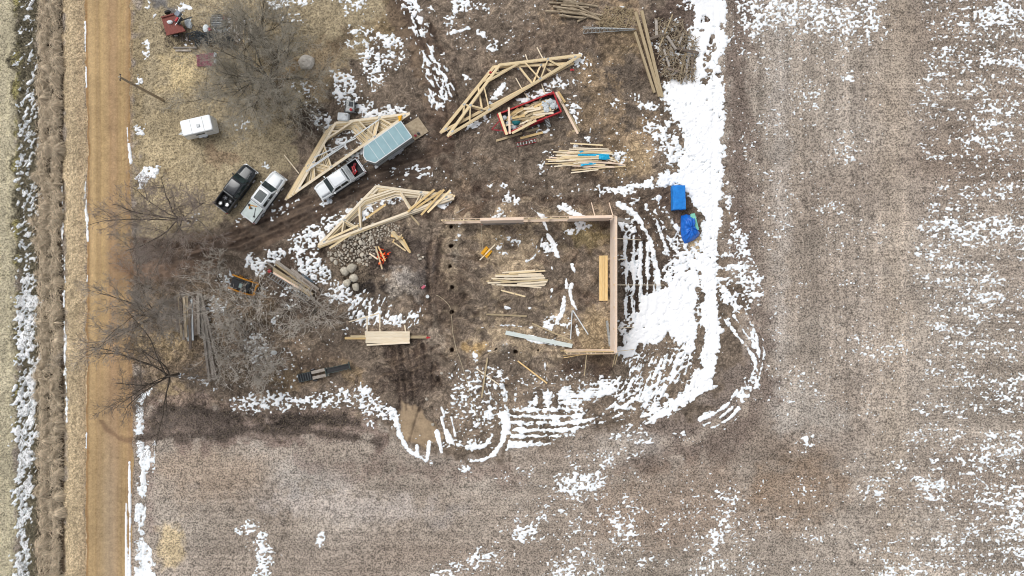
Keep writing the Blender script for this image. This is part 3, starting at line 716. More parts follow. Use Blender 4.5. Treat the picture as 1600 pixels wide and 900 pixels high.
def gzat(px, py):
    i = np.clip(np.searchsorted(GX, px)-1, 0, NX-2); j = np.clip(np.searchsorted(GY, py)-1, 0, NY-2)
    tx = (px-GX[i])/(GX[i+1]-GX[i]); ty = (py-GY[j])/(GY[j+1]-GY[j])
    return float((gz[j, i]*(1-tx)+gz[j, i+1]*tx)*(1-ty)+(gz[j+1, i]*(1-tx)+gz[j+1, i+1]*tx)*ty)
def W(px, py, z=0.0, rel=True):
    """point at height z above the ground that stands where the photograph shows pixel (px, py)"""
    zz = z+(gzat(px, py) if rel else 0.0)
    k = (H-zz)/H
    return Vector(((px-800)*S*k, (450-py)*S*k, zz))

def attr(N, name):
    a = N.new('ShaderNodeAttribute'); a.attribute_name = name; return a
# soil
M_soil, N, L, b = nmat('soil')
ac, ag, as_ = attr(N, 'col'), attr(N, 'grain'), attr(N, 'straw')
tc = N.new('ShaderNodeTexCoord')
n1 = N.new('ShaderNodeTexNoise'); n1.inputs['Scale'].default_value = 5.0; n1.inputs['Detail'].default_value = 4; n1.inputs['Roughness'].default_value = 0.8
n2 = N.new('ShaderNodeTexNoise'); n2.inputs['Scale'].default_value = 1.1; n2.inputs['Detail'].default_value = 4
n3 = N.new('ShaderNodeTexNoise'); n3.inputs['Scale'].default_value = 6.0; n3.inputs['Detail'].default_value = 4; n3.inputs['Distortion'].default_value = 1.5
for n in (n1, n2, n3): L.new(tc.outputs['Object'], n.inputs['Vector'])
def math_node(op, a, bb, c=None):
    m = N.new('ShaderNodeMath'); m.operation = op
    for i, v in enumerate((a, bb, c)):
        if v is None: continue
        if isinstance(v, (int, float)): m.inputs[i].default_value = v
        else: L.new(v, m.inputs[i])
    return m.outputs[0]
g1 = math_node('MULTIPLY_ADD', n1.outputs['Fac'], 7.5, -3.75)
g1 = math_node('MINIMUM', math_node('MAXIMUM', g1, -0.55), 0.40)
g1 = math_node('MULTIPLY', g1, ag.outputs['Fac'])
g2 = math_node('MULTIPLY_ADD', n2.outputs['Fac'], 1.0, -0.5)
n5 = N.new('ShaderNodeTexNoise'); n5.inputs['Scale'].default_value = 0.9; n5.inputs['Detail'].default_value = 5; n5.inputs['Distortion'].default_value = 3.5; n5.inputs['Roughness'].default_value = 0.7
L.new(tc.outputs['Object'], n5.inputs['Vector'])
am = attr(N, 'mud')
rid = math_node('ABSOLUTE', math_node('MULTIPLY_ADD', n5.outputs['Fac'], 2.0, -1.0), 0)
rid = math_node('MULTIPLY', math_node('MINIMUM', math_node('MULTIPLY_ADD', rid, 4.6, -0.55), 0.40), am.outputs['Fac'])
g2 = math_node('ADD', g2, rid)
gsum = math_node('ADD', math_node('ADD', g1, g2), 1.0)
gsum = math_node('MAXIMUM', gsum, 0.22)
vs = N.new('ShaderNodeVectorMath'); vs.operation = 'SCALE'
L.new(ac.outputs['Color'], vs.inputs[0]); L.new(gsum, vs.inputs['Scale'])
st = math_node('MULTIPLY', math_node('MULTIPLY_ADD', n3.outputs['Fac'], 4.5, -2.2), as_.outputs['Fac'])
stc = N.new('ShaderNodeClamp'); L.new(st, stc.inputs[0])
mx = N.new('ShaderNodeMix'); mx.data_type = 'RGBA'
L.new(stc.outputs[0], mx.inputs['Factor']); L.new(vs.outputs[0], mx.inputs['A'])
sc2 = N.new('ShaderNodeVectorMath'); sc2.operation = 'MULTIPLY'; sc2.inputs[1].default_value = (1.38, 1.36, 1.26)
L.new(ac.outputs['Color'], sc2.inputs[0]); L.new(sc2.outputs[0], mx.inputs['B'])
L.new(mx.outputs['Result'], b.inputs['Base Color'])
b.inputs['Roughness'].default_value = 0.92; b.inputs['Specular IOR Level'].default_value = 0.15
bp = N.new('ShaderNodeBump'); bp.inputs['Strength'].default_value = 0.5; bp.inputs['Distance'].default_value = 0.05
L.new(n1.outputs['Fac'], bp.inputs['Height']); L.new(bp.outputs[0], b.inputs['Normal'])
colr *= 1.16; rc_gain = 1.16
ground = grid_object('ground', gz, None, M_soil, {'col': colr, 'grain': grain, 'straw': straw, 'mud': np.clip((rough_h-0.85)*1.6, 0, 1)})
tag(ground, kind='structure')

# gravel road
rz_edge = np.clip(road_m+0.9*WRP, -3, 3)
road_z = gz+0.012*np.clip(rz_edge, -2, 1)
keep = (np.maximum.reduce([rz_edge[1:, :-1], rz_edge[1:, 1:], rz_edge[:-1, 1:], rz_edge[:-1, :-1]]) > 0)
u = (GX[None, :]-road_l[:, None])/(road_r-road_l)[:, None]
rc = np.ones((NY, NX, 3), np.float32)*np.array(lin('#a48b63'), np.float32)
def band(c, u0, w, a, soft=1.0):
    t = a*np.exp(-((u-u0+0.008*WRP)/w)**2)[..., None]
    rc[:] = rc*(1-t)+np.array(lin(c), np.float32)*t
ylow = np.clip((GY-560)/200, 0, 1)[:, None]
band('#b0956f', 0.12, 0.10, 0.7); band('#9a8062', 0.27, 0.035, 0.5); band('#ad926c', 0.42, 0.07, 0.4); band('#a3846a', 0.60, 0.14, 0.5); band('#8e6f50', 0.53, 0.018, 0.4); band('#9b7f60', 0.93, 0.05, 0.7); band('#93724f', 0.985, 0.025, 0.7); band('#8b6a48', 0.02, 0.03, 0.8)
for k in (0.22, 0.31, 0.7, 0.78, 0.86): band('#8c6c4e', k, 0.010, 0.35)
t = (0.6*ylow*np.exp(-((u-0.52)/0.2)**2))[..., None]; rc[:] = rc*(1-t)+np.array(lin('#a4937c'), np.float32)*t
ymid = np.exp(-((GY-610)/110)**2)[:, None]
t = (0.5*ymid*np.clip(u*1.5, 0, 1))[..., None]; rc[:] = rc*(1-t)+np.array(lin('#93765a'), np.float32)*t
t = np.clip(1.0*np.exp(-((GY-415)/38)**2)[:, None]*np.clip((u-0.35)*2.2, 0, 1)*np.clip(0.7+0.6*MID, 0, 1), 0, 1)[..., None]; rc[:] = rc*(1-t)+np.array(lin('#735a47'), np.float32)*t
# turning track of mud at the field entrance
sl, X, Y = window([(150, 640), (215, 700)], 10)
d = np.abs(np.hypot((X-205)*0.9, Y-640)-46+1.5*WRP[sl])
t = (0.7*np.clip(1.4-d/4, 0, 1)*(X < 212)*(Y > 655))[..., None]; rc[sl] = rc[sl]*(1-t)+np.array(lin('#6d5543'), np.float32)*t
rc *= (1+0.045*(sep_noise(3.0, 300, 2)+sep_noise(7, 500, 3))+0.05*MID+0.05*FIN)[..., None]
rc *= rc_gain
M_road, N, L, b = nmat('gravel')
ac = attr(N, 'col'); tc = N.new('ShaderNodeTexCoord')
n1 = N.new('ShaderNodeTexNoise'); n1.inputs['Scale'].default_value = 7; n1.inputs['Detail'].default_value = 6
L.new(tc.outputs['Object'], n1.inputs['Vector'])
k = math_node('MULTIPLY_ADD', n1.outputs['Fac'], 0.7, 0.65)
vs = N.new('ShaderNodeVectorMath'); vs.operation = 'SCALE'; L.new(ac.outputs['Color'], vs.inputs[0]); L.new(k, vs.inputs['Scale']); L.new(vs.outputs[0], b.inputs['Base Color'])
b.inputs['Roughness'].default_value = 0.85; b.inputs['Specular IOR Level'].default_value = 0.2
bp = N.new('ShaderNodeBump'); bp.inputs['Strength'].default_value = 0.4; bp.inputs['Distance'].default_value = 0.03
L.new(n1.outputs['Fac'], bp.inputs['Height']); L.new(bp.outputs[0], b.inputs['Normal'])
road = grid_object('gravel_road', road_z+0.004, keep, M_road, {'col': rc})
tag(road, kind='structure')

# snow
sn = np.clip(sn, -4, 4)
trk = np.zeros_like(gz)
for q_ in ([(1112, -100), (1118, 100), (1113, 260), (1118, 380), (1108, 560)], [(1124, -100), (1127, 110), (1122, 260), (1108, 420), (1114, 560)], [(1000, 520), (1040, 470), (1080, 430)], [(1010, 545), (1012, 480)], [(1030, 530), (1030, 460)], [(1050, 540), (1048, 440)], [(1070, 545), (1066, 425)], [(985, 540), (1090, 470)], [(960, 300), (1030, 284), (1090, 270), (1110, 200)], [(1060, 140), (1090, 260)], [(1100, 360), (1112, 300), (1116, 180)]):
    sl, X, Y = window(q_, 8); d = sd_line(curve(q_), 2.0, X, Y)+0.8*WRP[sl]; trk[sl] += -0.03*np.clip(1.2-d/2.0, 0, 1)
snow_z = gz+trk*np.clip(sn-1, 0, 1)+0.045*np.tanh(sn*0.9)+0.02*np.clip(sn-1.2, 0, 2)
smax = np.maximum.reduce([sn[1:, :-1], sn[1:, 1:], sn[:-1, 1:], sn[:-1, :-1]])
core_x = (GX[:-1] > -225) & (GX[1:] < 1825); core_y = (GY[:-1] > -145) & (GY[1:] < 1045)
keep = (smax > 0) & core_x[None, :] & core_y[:, None]
M_snow, N, L, b = nmat('snow')
asn = attr(N, 'depth'); tc = N.new('ShaderNodeTexCoord')
n1 = N.new('ShaderNodeTexNoise'); n1.inputs['Scale'].default_value = 4; n1.inputs['Detail'].default_value = 5
L.new(tc.outputs['Object'], n1.inputs['Vector'])
f = math_node('ADD', math_node('MULTIPLY', asn.outputs['Fac'], 0.52), math_node('MULTIPLY_ADD', n1.outputs['Fac'], 1.2, -0.42))
rp = N.new('ShaderNodeValToRGB'); rp.color_ramp.elements[0].position = 0.05; rp.color_ramp.elements[1].position = 0.95
e_ = rp.color_ramp.elements.new(0.5); e_.color = (0.66, 0.665, 0.67, 1)
rp.color_ramp.elements[0].color = (0.40, 0.365, 0.33, 1); rp.color_ramp.elements[1].color = (0.82, 0.865, 0.885, 1)
L.new(f, rp.inputs['Fac']); L.new(rp.outputs[0], b.inputs['Base Color'])
b.inputs['Roughness'].default_value = 0.7; b.inputs['Specular IOR Level'].default_value = 0.2
bp = N.new('ShaderNodeBump'); bp.inputs['Strength'].default_value = 0.25; bp.inputs['Distance'].default_value = 0.04
L.new(n1.outputs['Fac'], bp.inputs['Height']); L.new(bp.outputs[0], b.inputs['Normal'])
snow = grid_object('snow', snow_z, keep, M_snow, {'depth': sn})
tag(snow, kind='stuff')
# ---------------------------------------------------------------- palette
M_pine = mat('pine', '#f2dfb9', '#e2c796', 0.75, scale=3.0, stretch=(0.6, 14, 14), vary=0.26)
M_pine_pale = mat('pale_pine', '#f4e8d2', '#e6d2b0', 0.75, scale=3.0, stretch=(0.6, 14, 14), vary=0.08)
M_pine_pink = mat('pinkish_pine', '#f2dcc6', '#e4c6ab', 0.75, scale=3.0, stretch=(0.6, 14, 14), vary=0.2)
M_yellow_pine = mat('yellow_pine', '#ecd09a', '#dbb679', 0.75, scale=3.0, stretch=(0.6, 14, 14), vary=0.22)
M_tan_wood = mat('tan_wood', '#c0ae8e', '#a08d6d', 0.85, scale=3.0, stretch=(0.6, 12, 12), vary=0.18)
M_grey_wood = mat('weathered_wood', '#bfb6ab', '#857b71', 0.9, scale=3.0, stretch=(0.6, 12, 12), vary=0.30)
M_dark_wood = mat('dark_weathered_wood', '#8f8174', '#5d5147', 0.9, scale=3.0, stretch=(0.6, 12, 12), vary=0.35)
M_pole_wood = mat('old_pole_wood', '#c2b196', '#8d7d68', 0.9, scale=2.0, stretch=(1, 6, 6), vary=0.2)
M_bark = mat('bark', '#5b5246', '#423b33', 0.95, scale=6, vary=0.1)
M_bark_pale = mat('pale_bark', '#8a8378', '#6a645b', 0.95, scale=5)
M_twig = mat('twigs', '#7a7066', '#5f574e', 0.95, scale=1.0)
M_twig_pale = mat('pale_twigs', '#cfc7bb', '#aaa195', 0.95, scale=1.0)
M_white_paint = mat('white_paint', (0.84, 0.87, 0.88), (0.82, 0.85, 0.86), 0.3, coat=0.6, scale=2)
M_black_paint = mat('black_paint', (0.022, 0.027, 0.032), (0.016, 0.018, 0.022), 0.25, coat=0.8, scale=2)
M_glass = mat('car_glass', (0.035, 0.055, 0.055), (0.02, 0.03, 0.032), 0.05, spec=0.8, coat=0.5, scale=1.2)
M_black_plastic = mat('black_plastic', (0.03, 0.03, 0.032), (0.02, 0.02, 0.021), 0.6, scale=5)
M_bedliner = mat('bed_liner', (0.022, 0.022, 0.024), (0.04, 0.04, 0.042), 0.8, scale=9)
M_rubber = mat('rubber', (0.02, 0.02, 0.02), (0.03, 0.03, 0.029), 0.85, scale=12)
M_alloy = mat('alloy', (0.6, 0.6, 0.62), (0.5, 0.5, 0.52), 0.35, metal=0.6, scale=6)
M_chrome = mat('bright_metal', (0.62, 0.63, 0.65), (0.52, 0.53, 0.55), 0.3, metal=0.8, scale=3)
M_lamp = mat('headlamp_glass', (0.6, 0.62, 0.64), (0.4, 0.42, 0.44), 0.1, scale=8)
M_tail = mat('tail_lamp', (0.35, 0.02, 0.02), (0.25, 0.015, 0.015), 0.2, scale=8)
M_red = mat('red_paint', '#a82a35', '#80222b', 0.5, scale=3)
M_red_bright = mat('bright_red_plastic', '#c32b31', '#9f2328', 0.5, scale=5)
M_red_faded = mat('faded_red_boards', '#93564b', '#6f3d36', 0.8, scale=2, stretch=(12, 0.7, 1))
M_red_cloth = mat('faded_red_sheet', '#94636a', '#76484f', 0.9, scale=3)
M_orange = mat('orange_yellow_paint', '#dc9a2c', '#b97a1e', 0.5, scale=3)
M_yellow = mat('yellow_plastic', '#f3b51c', '#dfa012', 0.45, scale=3)
M_teal_roof = mat('grey_blue_roof_sheet', '#8aa8ae', '#7f9da4', 0.35, scale=1.2, metal=0.15)
M_grey_paint = mat('grey_paint', '#9da1a1', '#888c8d', 0.45, scale=2)
M_dark_grey = mat('dark_grey_steel', '#55595b', '#3e4143', 0.6, scale=4)
M_galv = mat('galvanised_steel', '#b4b6b4', '#8d908f', 0.45, metal=0.5, scale=5)
M_ply = mat('ramp_plywood', '#b7a68c', '#9c8b72', 0.8, scale=3)
M_blue = mat('blue_wrap', '#2388dd', '#1c78cc', 0.45, scale=2.5)
M_tarp = mat('blue_tarp', '#1d6fd0', '#1560bd', 0.38, scale=3)
M_mint = mat('mint_foam_board', '#8fd6bd', '#7cc7ad', 0.7, scale=3)
M_cyan = mat('cyan_film', '#1fb4e0', '#129dc9', 0.35, scale=6)
M_teal = mat('teal_cloth', '#1b6f72', '#12555a', 0.8, scale=6)
M_white_plastic = mat('white_plastic', '#dfe3e3', '#cfd3d3', 0.5, scale=3)
M_whitebits = mat('white_scrap', '#dadfe0', '#b9bfc1', 0.7, scale=6, vary=0.2)
M_green_dark = mat('dark_green_paint', '#4c5752', '#343b38', 0.7, scale=4)
M_mintbeam = mat('pale_green_beam', '#dbe1dc', '#cbd3cd', 0.6, scale=2, stretch=(0.5, 6, 6))
M_rock = mat('fieldstone', '#cfc6b6', '#a89e8f', 0.9, scale=4, bump=0.4, vary=0.28)
M_boulder = mat('boulder', '#cdc4b2', '#aaa292', 0.9, scale=2.2, bump=0.5, vary=0.12)
M_char = mat('charred_wood', '#3a3431', '#1f1c1b', 0.95, scale=5, stretch=(1, 6, 6))
M_ember = mat('embers', '#ff5a22', '#c1361a', 0.9, scale=6, glow=0.25)
M_flame = mat('flames', '#ff9050', '#f25c34', 0.9, scale=5, glow=0.55)
M_hose = mat('hose', '#b7a88f', '#a2937a', 0.7, scale=2)
M_string = mat('pale_rope', '#cbbfa8', '#b5a88f', 0.8, scale=2)
M_sheath = mat('pale_sheathing', '#f0e0d2', '#e6d0bd', 0.75, scale=1.6, stretch=(1, 1, 5))
M_snowcap = mat('settled_snow', (0.84, 0.865, 0.88), (0.74, 0.75, 0.76), 0.8, scale=6, bump=0.2)

# ---------------------------------------------------------------- vehicles (x forward, y left, z up)
def ring(x, w, z0, z1, crown=0.03, tuck=0.9):
    pts = [(-w*tuck*0.92, z0), (-w*0.985, z0+0.16), (-w, z0+0.45*(z1-z0)), (-w*0.985, z1-0.10), (-w*0.90, z1), (-w*0.45, z1+crown*0.8), (0, z1+crown)]
    pts = pts+[(-y, z) for y, z in pts[-2::-1]]
    return [(x, y, z) for y, z in pts]

def wheel(root, x, y, r=0.40, wd=0.26, rim=None):
    t = MB().tube([(x, y-wd/2, r), (x, y-wd/2+0.04, r), (x, y+wd/2-0.04, r), (x, y+wd/2, r)], [r*0.9, r, r, r*0.9], 20).build('wheel', M_rubber, root)
    o = 1 if y > 0 else -1
    rm = MB().tube([(x, y+o*(wd/2-0.02), r), (x, y+o*(wd/2+0.012), r)], [r*0.62, r*0.58], 14)
    for k in range(5):
        a = 2*math.pi*k/5
        rm.beam((x, y+o*(wd/2+0.02), r), (x+math.cos(a)*r*0.55, y+o*(wd/2+0.02), r+math.sin(a)*r*0.55), 0.07, 0.03, (0, 1, 0))
    rm.build('rim', rim or M_alloy, t)
    return t

def pickup(px0, py0, px1, py1, label, paint, kind, roof_glass=None):
    """a crew-cab pickup whose nose stands at photo pixel 0 and whose tail stands at pixel 1"""
    a, bb = W(px0, py0), W(px1, py1)
    d = a-bb; L = d.length; c = (a+bb)/2
    gzz = (a.z+bb.z)/2
    c = c*((H-0.9)/H)                          # the hull seen from above stands nearer the camera than the ground
    root = empty('pickup_truck', (c.x, c.y, gzz), math.atan2(d.y, d.x), label, 'pickup truck')
    k = L/5.9
    X = lambda x: x*k
    # hull from the nose to the back of the cab
    st = [(2.98, .58, .48, .86), (2.90, .78, .42, .98), (2.74, .91, .40, 1.05), (2.45, .98, .40, 1.10), (1.6, 1.0, .40, 1.16), (1.1, 1.0, .38, 1.20), (-1.0, 1.0, .38, 1.20), (-1.06, 1.0, .38, 1.20)]
    hull = MB().loft([ring(X(x), w, z0, z1, 0.045 if x > 1 else 0.02) for x, w, z0, z1 in st]).build('body', paint, root, smooth=True)
    md = hull.modifiers.new('edge', 'EDGE_SPLIT'); md.split_angle = math.radians(50)
    hood = MB().loft([[(X(x), y*w, z+0.012) for y, z in ((-1, zz), (-0.5, zz+.025), (0, zz+.03), (0.5, zz+.025), (1, zz))] for x, w, zz in ((2.72, .72, 1.075), (2.4, .78, 1.125), (1.62, .82, 1.185))], False, False)
    hood.build('hood', paint, root, smooth=True)
    for s in (-1, 1):
        MB().beam((X(2.66), s*.40, 1.115), (X(1.66), s*.55, 1.222), .03, .02).build('hood_crease', paint, root)
    # greenhouse
    def gring(x, w, z): return [(X(x), -w, z), (X(x), -w*.5, z+.012), (X(x), 0, z+.016), (X(x), w*.5, z+.012), (X(x), w, z)]
    b0, b1, t0, t1 = 1.58, -1.04, 0.90, -0.86
    bw, tw, zb, zt = .95, .78, 1.18, 1.86
    def corner(x0, x1, w, z, r):
        pts = []
        for (cx, cy, a0) in ((x0-r, w-r, 0), (x1+r, w-r, 90), (x1+r, -w+r, 180), (x0-r, -w+r, 270)):
            for q in (0, 30, 60, 90):
                t = math.radians(a0+q); pts.append((X(cx+r*math.cos(t)), cy+r*math.sin(t), z))
        return pts
    MB().loft([corner(b0, b1, bw, zb, .16), corner((b0+t0)/2-.02, (b1+t1)/2, (bw+tw)/2+.015, (zb+zt)/2, .15), corner(t0+.04, t1-.02, tw+.03, zt-.07, .14), corner(t0-.05, t1+.05, tw-.04, zt, .14)]).build('cab', paint, root, smooth=True)
    MB().loft([corner(t0-.06, t1+.06, tw-.05, zt, .12), corner(t0-.14, t1+.14, tw-.15, zt+.03, .12)]).build('roof', paint, root, smooth=True)
    def lerp(p, q, t): return tuple(a+(b-a)*t for a, b in zip(p, q))
    fb = lambda y: (X(b0)-.02, y*(bw-.10), zb+.03); ft = lambda y: (X(t0)+.06, y*(tw-.06), zt-.07)
    q = [fb(-1), fb(1), ft(1), ft(-1)]
    wsg = MB().panel([lerp(q[0], q[3], .03), lerp(q[1], q[2], .03), lerp(q[1], q[2], .97), lerp(q[0], q[3], .97)], .028).build('windshield', M_glass, root)
    rb = lambda y: (X(b1)+.02, y*(bw-.14), zb+.05); rt = lambda y: (X(t1)-.05, y*(tw-.08), zt-.08)
    q = [rb(1), rb(-1), rt(-1), rt(1)]
    MB().panel([lerp(q[0], q[3], .15), lerp(q[1], q[2], .15), lerp(q[1], q[2], .95), lerp(q[0], q[3], .95)], .028).build('rear_window', M_glass, root)
    for s in (-1, 1):
        def sb(x): return (X(x), s*(bw+.002), zb+.06)
        def stp(x): return (X(x), s*(tw+.05), zt-.11)
        for (xa, xb, xc, xd) in ((1.22, .22, .22, .80), (.12, -.80, -.74, .12)):
            q = [sb(xa), stp(xd), stp(xc), sb(xb)]
            if s < 0: q = q[::-1]
            MB().panel(q, -.03 if False else .03).build('side_window', M_glass, root)
        MB().box((X(1.2), s*1.10, 1.28), (.14, .20, .17)).build('mirror', paint if kind != 'black' else M_black_plastic, root)
        for xx in (.25, -.75): MB().box((X(xx), s*1.005, 1.02), (.16, .03, .035)).build('door_handle', paint, root)
        MB().box((X(2.74), s*.76, .90), (.26, .26, .17)).build('headlight', M_lamp, root)
        MB().box((X(-2.93), s*.93, .95), (.10, .14, .34)).build('taillight', M_tail, root)
        MB().beam((X(1.4), s*1.02, .42), (X(-.95), s*1.02, .42), .14, .05).build('running_board', M_black_plastic, root)
        for xx in (1.85, -1.75): wheel(root, X(xx), s*.90)
    MB().box((X(2.945), 0, .80), (.08, 1.2, .26)).build('grille', M_black_plastic if kind != 'chrome' else M_chrome, root)
    bevel(MB().box((X(2.93), 0, .52), (.22, 1.86, .20)).build('bumper', M_chrome if kind != 'cover' else paint, root), .05)
    bevel(MB().box((X(-2.98), 0, .55), (.18, 1.86, .18)).build('bumper', M_chrome, root), .04)
    # bed
    bed = MB()
    for s in (-1, 1): bed.box((X(-2.0), s*.935, .80), (X(1.88), .13, .80))
    bed.box((X(-2.89), 0, .80), (.10, 1.74, .78)); bed.box((X(-1.10), 0, .80), (.08, 1.74, .80))
    bevel(bed.build('bed', paint, root), .035)
    MB().box((X(-2.0), 0, .58), (X(1.70), 1.736, .05)).build('bed_floor', M_bedliner, root)
    for s in (-1, 1):
        MB().box((X(-2.0), s*.863, .90), (X(1.68), .012, .58)).build('bed_liner', M_bedliner, root)
        MB().box((X(-2.0), s*.935, 1.208), (X(1.84), .10, .012)).build('bed_rail', M_black_plastic if kind != 'silver' else M_grey_paint, root)
    if roof_glass:
        MB().loft([corner(.55, -.62, .56, zt+.025, .08), corner(.53, -.60, .54, zt+.038, .08)]).build('sunroof', M_glass, root)
    return root, X

def on_vehicle(root, p):
    return root.matrix_basis @ Vector(p)

black_truck, X = pickup(392, 263, 345, 325.5, 'black crew-cab pickup with loose wheels lying in its open bed', M_black_paint, 'black')
def loose_wheel(root, x, y, z, tilt, label, rimm):
    p = on_vehicle(root, (x, y, z))
    e = empty('wheel', p, random.random()*6, label, 'wheel', 'loose wheels in the black pickup bed')
    e.rotation_euler = (tilt, tilt*0.6, random.random()*6)
    MB().tube([(0, 0, -.11), (0, 0, -.07), (0, 0, .07), (0, 0, .11)], [.30, .34, .34, .30], 20).build('tyre', M_rubber, e)
    rm = MB().tube([(0, 0, -.08), (0, 0, .10)], [.23, .235], 16)
    r2 = rm.build('rim', M_bedliner if rimm is None else M_dark_grey, e)
    sp = MB().tube([(0, 0, .10), (0, 0, .118)], [.07, .06], 10)
    for k in range(5):
        a = 2*math.pi*k/5; sp.beam((0, 0, .115), (.21*math.cos(a), .21*math.sin(a), .108), .10 if rimm else .05, .02)
    sp.build('spokes', rimm or M_alloy, r2)
random.seed(3)
loose_wheel(black_truck, -2.45, .42, .74, 0.1, 'loose wheel with a bright white five-spoke rim in the black pickup bed', M_white_paint)
loose_wheel(black_truck, -2.15, -.32, .76, 0.15, 'loose wheel with a bare steel rim in the right rear of the black pickup bed', M_chrome)
loose_wheel(black_truck, -1.62, .34, .78, 0.35, 'dark wheel lying tilted behind the cab on the left of the black pickup bed', None)
loose_wheel(black_truck, -1.55, -.40, .80, 0.5, 'dark wheel lying tilted behind the cab on the right of the black pickup bed', None)

cover_truck, X = pickup(436.5, 274, 387.5, 341.5, 'white crew-cab pickup with black sunroof, parked beside the black pickup', M_white_paint, 'cover', True)
MB().box((X(-2.0), 0, 1.19), (X(1.72), 1.72, .05)).build('bed_cover', mat('pale_bed_cover', '#ccd6d2', '#bfc9c5', 0.5, scale=2), cover_truck)
t = cover_truck
def tool(name, label, cat, fn, root, p, rz, grp=None):
    w = on_vehicle(root, p)
    e = empty(name, w, root.rotation_euler.z+rz, label, cat, grp)
    fn(e); return e
def f_level(e):
    MB().beam((-.45, 0, .04), (.45, 0, .04), .09, .06).build('handle', M_orange, e); MB().box((.48, 0, .06), (.22, .26, .10)).build('motor_housing', M_black_plastic, e)
tool('power_saw', 'orange handled power tool lying on the white bed cover near the cab', 'power tool', f_level, cover_truck, (-1.5, .25, 1.215), 2.0)
def f_drill(e):
    bevel(MB().box((0, 0, .08), (.26, .16, .15)).build('tool_body', M_orange, e), .03); MB().tube([(.12, 0, .09), (.3, 0, .09)], [.05, .02], 8).build('chuck', M_black_plastic, e); MB().box((-.05, -.17, .06), (.12, .2, .10)).build('grip', M_black_plastic, e)
tool('cordless_drill', 'orange and black cordless drill in the middle of the white bed cover', 'drill', f_drill, cover_truck, (-1.9, .42, 1.215), 0.6)
def f_bar(e):
    MB().beam((-.5, 0, .03), (.5, 0, .03), .04, .05).build('bar', M_black_plastic, e); MB().box((.5, 0, .05), (.2, .2, .08)).build('head', M_black_plastic, e)
tool('pry_bar', 'black bar with a square head lying across the white bed cover', 'hand tool', f_bar, cover_truck, (-2.0, -.35, 1.215), -2.7)

work_truck, X = pickup(497, 303, 563.5, 258.5, 'white pickup with silver toolbox and red tools in its bed, beside the truss stack', M_white_paint, 'silver')
e = empty('toolbox', on_vehicle(work_truck, (-1.42, 0, .62)), work_truck.rotation_euler.z, 'silver crossbed toolbox behind the cab of the white pickup', 'toolbox')
bevel(MB().box((0, 0, .28), (.50, 1.70, .56)).build('box', M_grey_paint, e), .03); bevel(MB().box((0, 0, .59), (.54, 1.74, .06)).build('lid', M_grey_paint, e), .02)
MB().beam((-.1, -.6, .63), (-.1, .6, .63), .03, .02).build('lid_rib', M_dark_grey, e)
def red_tool(i, x, y, s, rz):
    e = empty('power_tool', on_vehicle(work_truck, (x, y, .62)), work_truck.rotation_euler.z+rz, ('red boxy tool case in the white pickup bed, nearest the toolbox', 'red cut-off saw in the middle of the white pickup bed', 'small dark red tool by the tailgate of the white pickup')[i], 'power tool')
    bevel(MB().box((0, 0, .17), (.5*s, .36*s, .34)).build('housing', M_red if i == 2 else M_red_bright, e), .05)
    MB().tube([(-.2*s, 0, .34), (-.12*s, 0, .46), (.12*s, 0, .46), (.2*s, 0, .34)], .03, 6).build('handle', M_black_plastic, e)
    if i == 1: MB().tube([(.3, .1, .2), (.3, .16, .2)], .2, 16).build('saw_blade', M_chrome, e)
red_tool(0, -1.95, .25, 1.2, .3); red_tool(1, -2.1, -.15, 1.1, 1.3); red_tool(2, -2.45, -.45, .8, .7)

